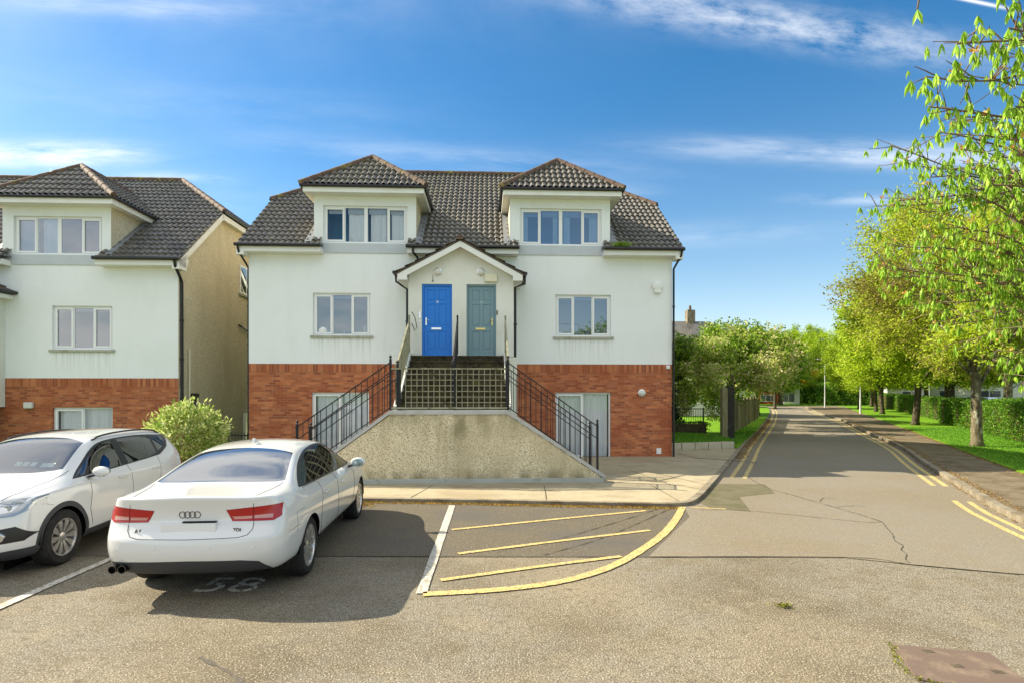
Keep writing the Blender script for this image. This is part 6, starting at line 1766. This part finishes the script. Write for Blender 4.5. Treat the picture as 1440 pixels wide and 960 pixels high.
    for s in (1, -1):
        gap(g, bvh, [(X_(2.83), 1.01), (X_(2.80), .8), (X_(2.84), .58), (X_(2.80), .37)], 'y', s); gap(g, bvh, [(X_(1.90), 1.04), (X_(1.86), .7), (X_(1.90), .37)], 'y', s)
        gap(g, bvh, [(X_(1.06), 1.08), (X_(1.08), .8), (X_(1.18), .6), (X_(1.2), .37)], 'y', s)
        gap(g, bvh, [(X_(2.98), s * .71), (X_(3.3), s * .70), (X_(3.7), s * .64), (X_(3.85), s * .55)], 'z', 1)
        gap(g, bvh, [(X_(3.62), .80), (X_(3.5), .765)], 'y', s, .002)
        for zz, xa, xb, r_ in ((.62, 1.2, 3.0, .0015),): pass
    rr = []
    for s in (1, -1):
        pts = []
        for q in range(15):
            x = .55 + 1.75 * q / 14; p = on_surface(bvh, [(X_(x), s * .565)], 'z', 1)[0]; lift = .045 * math.sin(PI * q / 14) ** .35 if 0 < q < 14 else 0
            pts.append((p.x, p.y, p.z + lift))
        MB().tube(pts, .014, 8).build('roof_rail', M['trim'], root, smooth=True)
        for xx in (1.16, 2.02):
            p = on_surface(bvh, densify([(X_(xx), .90), (X_(xx + .20), .90)], .03), 'y', s, .02); MB().tube(p, [.006] + [.013] * (len(p) - 2) + [.008], 8).build('door_handle', M['paint_b'], root, smooth=True)
        mirror_part(root, X_(2.80), s * .87, 1.03, s, M['paint_b'], M['car_glass_front'])
    MB().tube([(X_(.62), 0, 1.49), (X_(.42), 0, 1.66)], [.006, .003], 6).build('roof_aerial', M['trim'], root)
    # discs behind the windscreen
    for y, w_ in ((.44, .16), (.27, .07), (.18, .07), (.09, .07)): 
        h = on_surface(bvh, [(X_(2.93), y)], 'z', 1)[0]; n_ = Vector((.55, 0, .83))
        q = [Vector((X_(2.93), y - w_ / 2, h.z - .006)), Vector((X_(2.93), y + w_ / 2, h.z - .006)), Vector((X_(2.99), y + w_ / 2, h.z - .052)), Vector((X_(2.99), y - w_ / 2, h.z - .052))]
        MB().poly(q).build('windscreen_disc', M['paper'], root)
    wl = MB()
    for xc in (rax, fax):
        for s in (1, -1):
            a = [(xc + .40 * math.cos(PI * i / 16), .335 + .40 * math.sin(PI * i / 16)) for i in range(17)]; vs = []
            for (x, z) in a: vs += [(x, s * .87, z), (x, s * .48, z)]
            wl.add(vs, [(2 * i, 2 * i + 1, 2 * i + 3, 2 * i + 2) for i in range(16)])
            wl.add([(xc + .41, s * .48, .05), (xc - .41, s * .48, .05), (xc - .41, s * .48, .75), (xc + .41, s * .48, .75)], [(0, 1, 2, 3)])
    wl.box(X_(.3), X_(3.8), -.6, .6, .16, .22); wl.build('underbody', M['well'], root)
    MB().box(X_(2.45), X_(3.1), -.72, .72, .80, .97).build('dashboard', M['seat_fabric'], root, bevel=.03)
    sw_ = MB(); sw_.tube([Vector((0, .19 * math.cos(2 * PI * i / 20), .19 * math.sin(2 * PI * i / 20))) for i in range(21)], .014, 6, cap=False); sw_.xform(Matrix.Translation((X_(2.38), -.36, .97)) @ Matrix.Rotation(R(-25), 4, 'Y')); sw_.build('steering_wheel', M['seat_fabric'], root)
    seats(root, [(X_(1.15), (-.40, .40)), (X_(2.05), (-.36, .36))], .50)
    for xc in (rax, fax):
        for s in (1, -1): wheel('wheel', .335, .215, .225, s, 10, 'fan', root, (xc, s * .775, .335))
    return root
M['car_glass_side'] = glass_mat('side_car_glass', (.17, .24, .22), .12, .0)
M['glassy'] = mat('lamp_glass_lens', (.35, .37, .38), .06, .7, metal=.5, coat=1.0)

YAW = R(4.0)
sal = saloon(); fwd = Vector((-math.sin(YAW), math.cos(YAW), 0)); rgt = Vector((math.cos(YAW), math.sin(YAW), 0))
pos = Vector((-2.35, 6.64, 0)) - rgt * .92 + fwd * 1.455
sal.location = (pos.x, pos.y, .004); sal.rotation_euler = (0, 0, math.atan2(fwd.y, fwd.x))
suv = compact_suv(); YB = R(5.0)
f2 = Vector((math.sin(YB), -math.cos(YB), 0)); l2 = Vector((math.cos(YB), math.sin(YB), 0))   # its left side faces +X
fw = Vector((-5.52, 7.00, 0)); pos = fw - l2 * .86 - f2 * 1.28
suv.location = (pos.x, pos.y, .004); suv.rotation_euler = (0, 0, math.atan2(f2.y, f2.x))
# simple far car behind the hedge
def far_car(x, y, z, rz, m, label):
    r = empty('parked_car', (x, y, z), rz, label, 'car')
    b = MB()
    pr_ = [(-2.1, .35), (-2.15, .75), (-1.9, .98), (-1.2, 1.05), (-.7, 1.42), (.55, 1.45), (1.15, 1.02), (1.95, .9), (2.15, .7), (2.15, .35)]
    b.prism([(px_, -.85, pz) for px_, pz in pr_], (0, 1.7, 0)); b.build('body', m, r, bevel=.08)
    g = MB()
    for s in (-1, 1): g.poly([(-1.05, s * .856, 1.04), (-.62, s * .856, 1.35), (.48, s * .856, 1.37), (.98, s * .856, 1.02)])
    g.poly([(1.12, -.7, 1.06), (1.12, .7, 1.06), (.60, .62, 1.43), (.60, -.62, 1.43)]); g.poly([(-1.22, -.7, 1.08), (-1.22, .7, 1.08), (-.76, .62, 1.42), (-.76, -.62, 1.42)])
    g.build('windows', M['car_rear_glass'], r)
    for xx in (-1.35, 1.35):
        for s in (-1, 1): MB().lathe([(.32, -.1), (.32, .1), (.001, .1)], 'y', (xx, s * .78, .32), 18).build('wheel', M['tyre'], r)
far_car(34.5, 40.5, .25, R(60), mat('silver_car', (.45, .47, .50), .3, .5, coat=.8), 'silver car parked behind the hedge, its roof showing beside the nearest trunk')
far_car(39.5, 43.0, .2, R(60), M['paint_b'], 'white car parked behind the hedge beyond the silver one')
# ================================================================== WORLD, SUN, CAMERA
SUN_TO = Vector((-1.30, .37, 1.0)).normalized()
ELEV = math.asin(SUN_TO.z); AZ = math.atan2(SUN_TO.x, SUN_TO.y)
w = bpy.data.worlds.new('World'); S.world = w; w.use_nodes = True
nt = w.node_tree; N = nt.nodes; L = nt.links; bg = N['Background']
sky = N.new('ShaderNodeTexSky'); sky.sky_type = 'NISHITA'; sky.sun_disc = False
sky.sun_elevation = ELEV; sky.sun_rotation = AZ
sky.air_density = 1.1; sky.dust_density = .6; sky.ozone_density = 2.2; sky.altitude = 50
tc = N.new('ShaderNodeTexCoord'); D = tc.outputs['Generated']
sp = N.new('ShaderNodeSeparateXYZ'); L.new(D, sp.inputs[0])
X, Y, Z = sp.outputs
ay = mth(nt, 'MAXIMUM', mth(nt, 'ABSOLUTE', Y), .12)
u = mth(nt, 'DIVIDE', X, ay); v = mth(nt, 'DIVIDE', Z, ay)       # position on the sky ahead
cu = N.new('ShaderNodeCombineXYZ'); L.new(u, cu.inputs[0]); L.new(v, cu.inputs[1]); L.new(mth(nt, 'GREATER_THAN', Y, 0), cu.inputs[2])
def streak(cx, cz, ang, ln, wd, amp, sx=3.0, sy=14.0, lo=.35, hi=.75):
    ca, sa = math.cos(ang), math.sin(ang)
    du = mth(nt, 'SUBTRACT', u, cx); dv = mth(nt, 'SUBTRACT', v, cz)
    a = mth(nt, 'ADD', mth(nt, 'MULTIPLY', du, ca), mth(nt, 'MULTIPLY', dv, sa)); b = mth(nt, 'SUBTRACT', mth(nt, 'MULTIPLY', dv, ca), mth(nt, 'MULTIPLY', du, sa))
    q = mth(nt, 'ADD', mth(nt, 'POWER', mth(nt, 'ABSOLUTE', mth(nt, 'DIVIDE', a, ln)), 2.6), mth(nt, 'POWER', mth(nt, 'ABSOLUTE', mth(nt, 'DIVIDE', b, wd)), 2.0))
    env = mth(nt, 'EXPONENT', mth(nt, 'MULTIPLY', q, -1.0))
    c = N.new('ShaderNodeCombineXYZ'); L.new(mth(nt, 'MULTIPLY', a, sx), c.inputs[0]); L.new(mth(nt, 'MULTIPLY', b, sy), c.inputs[1]); c.inputs[2].default_value = cx * 9
    f = ramp01(nt, noise(nt, c.outputs[0], 2.2, 9, .62), lo, hi)
    return mth(nt, 'MULTIPLY', mth(nt, 'MULTIPLY', env, f), amp)
front = mth(nt, 'GREATER_THAN', Y, 0)
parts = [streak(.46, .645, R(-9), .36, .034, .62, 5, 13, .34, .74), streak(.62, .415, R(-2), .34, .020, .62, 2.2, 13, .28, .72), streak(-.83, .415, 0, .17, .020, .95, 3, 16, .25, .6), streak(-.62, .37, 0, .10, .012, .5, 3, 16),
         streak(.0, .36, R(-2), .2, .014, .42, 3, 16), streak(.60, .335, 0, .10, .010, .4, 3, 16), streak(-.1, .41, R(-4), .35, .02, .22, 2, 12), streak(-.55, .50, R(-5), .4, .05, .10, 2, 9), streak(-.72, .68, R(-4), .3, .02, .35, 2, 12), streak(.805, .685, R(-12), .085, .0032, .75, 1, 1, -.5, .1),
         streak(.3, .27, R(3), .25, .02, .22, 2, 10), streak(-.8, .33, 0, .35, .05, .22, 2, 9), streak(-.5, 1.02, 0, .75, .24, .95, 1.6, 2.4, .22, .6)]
tot = parts[0]
for p_ in parts[1:]: tot = mth(nt, 'ADD', tot, p_)
tot = mth(nt, 'MULTIPLY', tot, front)
# unseen cloud, dense and white behind the camera to brighten the shaded facade
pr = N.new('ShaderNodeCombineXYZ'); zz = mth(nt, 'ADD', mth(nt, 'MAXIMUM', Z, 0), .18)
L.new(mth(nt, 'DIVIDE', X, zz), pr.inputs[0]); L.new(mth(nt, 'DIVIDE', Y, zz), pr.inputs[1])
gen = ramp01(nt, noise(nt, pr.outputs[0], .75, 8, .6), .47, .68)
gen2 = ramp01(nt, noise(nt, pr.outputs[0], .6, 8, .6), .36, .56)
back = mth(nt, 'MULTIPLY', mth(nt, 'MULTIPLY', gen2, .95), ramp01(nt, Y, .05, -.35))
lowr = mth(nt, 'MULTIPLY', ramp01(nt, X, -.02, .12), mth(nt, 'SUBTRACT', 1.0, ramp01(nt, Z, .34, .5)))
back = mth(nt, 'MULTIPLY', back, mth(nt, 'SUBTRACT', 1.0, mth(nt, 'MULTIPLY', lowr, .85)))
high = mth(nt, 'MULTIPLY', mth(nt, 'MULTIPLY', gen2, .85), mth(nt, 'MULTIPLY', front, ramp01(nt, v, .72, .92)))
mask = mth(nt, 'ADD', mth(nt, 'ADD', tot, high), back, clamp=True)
air = mth(nt, 'MULTIPLY', mth(nt, 'EXPONENT', mth(nt, 'MULTIPLY', mth(nt, 'ABSOLUTE', Z), -6.0)), .62)
hsv = N.new('ShaderNodeHueSaturation'); hsv.inputs['Hue'].default_value = .497; hsv.inputs['Saturation'].default_value = 1.5; hsv.inputs['Value'].default_value = .88; L.new(sky.outputs[0], hsv.inputs['Color'])
clear = lerp_rgb(nt, air, hsv.outputs[0], (6.2, 6.7, 7.1))
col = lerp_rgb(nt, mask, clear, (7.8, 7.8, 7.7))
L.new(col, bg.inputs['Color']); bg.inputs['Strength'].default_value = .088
sd = bpy.data.lights.new('sun', 'SUN'); sd.energy = 5.0; sd.angle = R(.53); sd.color = (1, .90, .72)
so = bpy.data.objects.new('sun', sd); COL.objects.link(so); so.rotation_euler = (-SUN_TO).to_track_quat('-Z', 'Y').to_euler(); so.location = (-20, 5, 30)
cd = bpy.data.cameras.new('camera'); cam = bpy.data.objects.new('camera', cd); COL.objects.link(cam); S.camera = cam
cam.location = (0, 0, CH); cam.rotation_euler = (R(90), 0, 0)
cd.sensor_width = 36; cd.lens = 20.0; cd.shift_y = (YH - 480) / 1440; cd.clip_end = 3000; cd.clip_start = .05
S.view_settings.view_transform = 'Standard'; S.view_settings.look = 'None'; S.view_settings.gamma = 1; S.view_settings.use_curve_mapping = False
S.view_settings.exposure = 1.1
S.cycles.max_bounces = 6; S.cycles.diffuse_bounces = 3; S.cycles.transmission_bounces = 4; S.cycles.transparent_max_bounces = 10
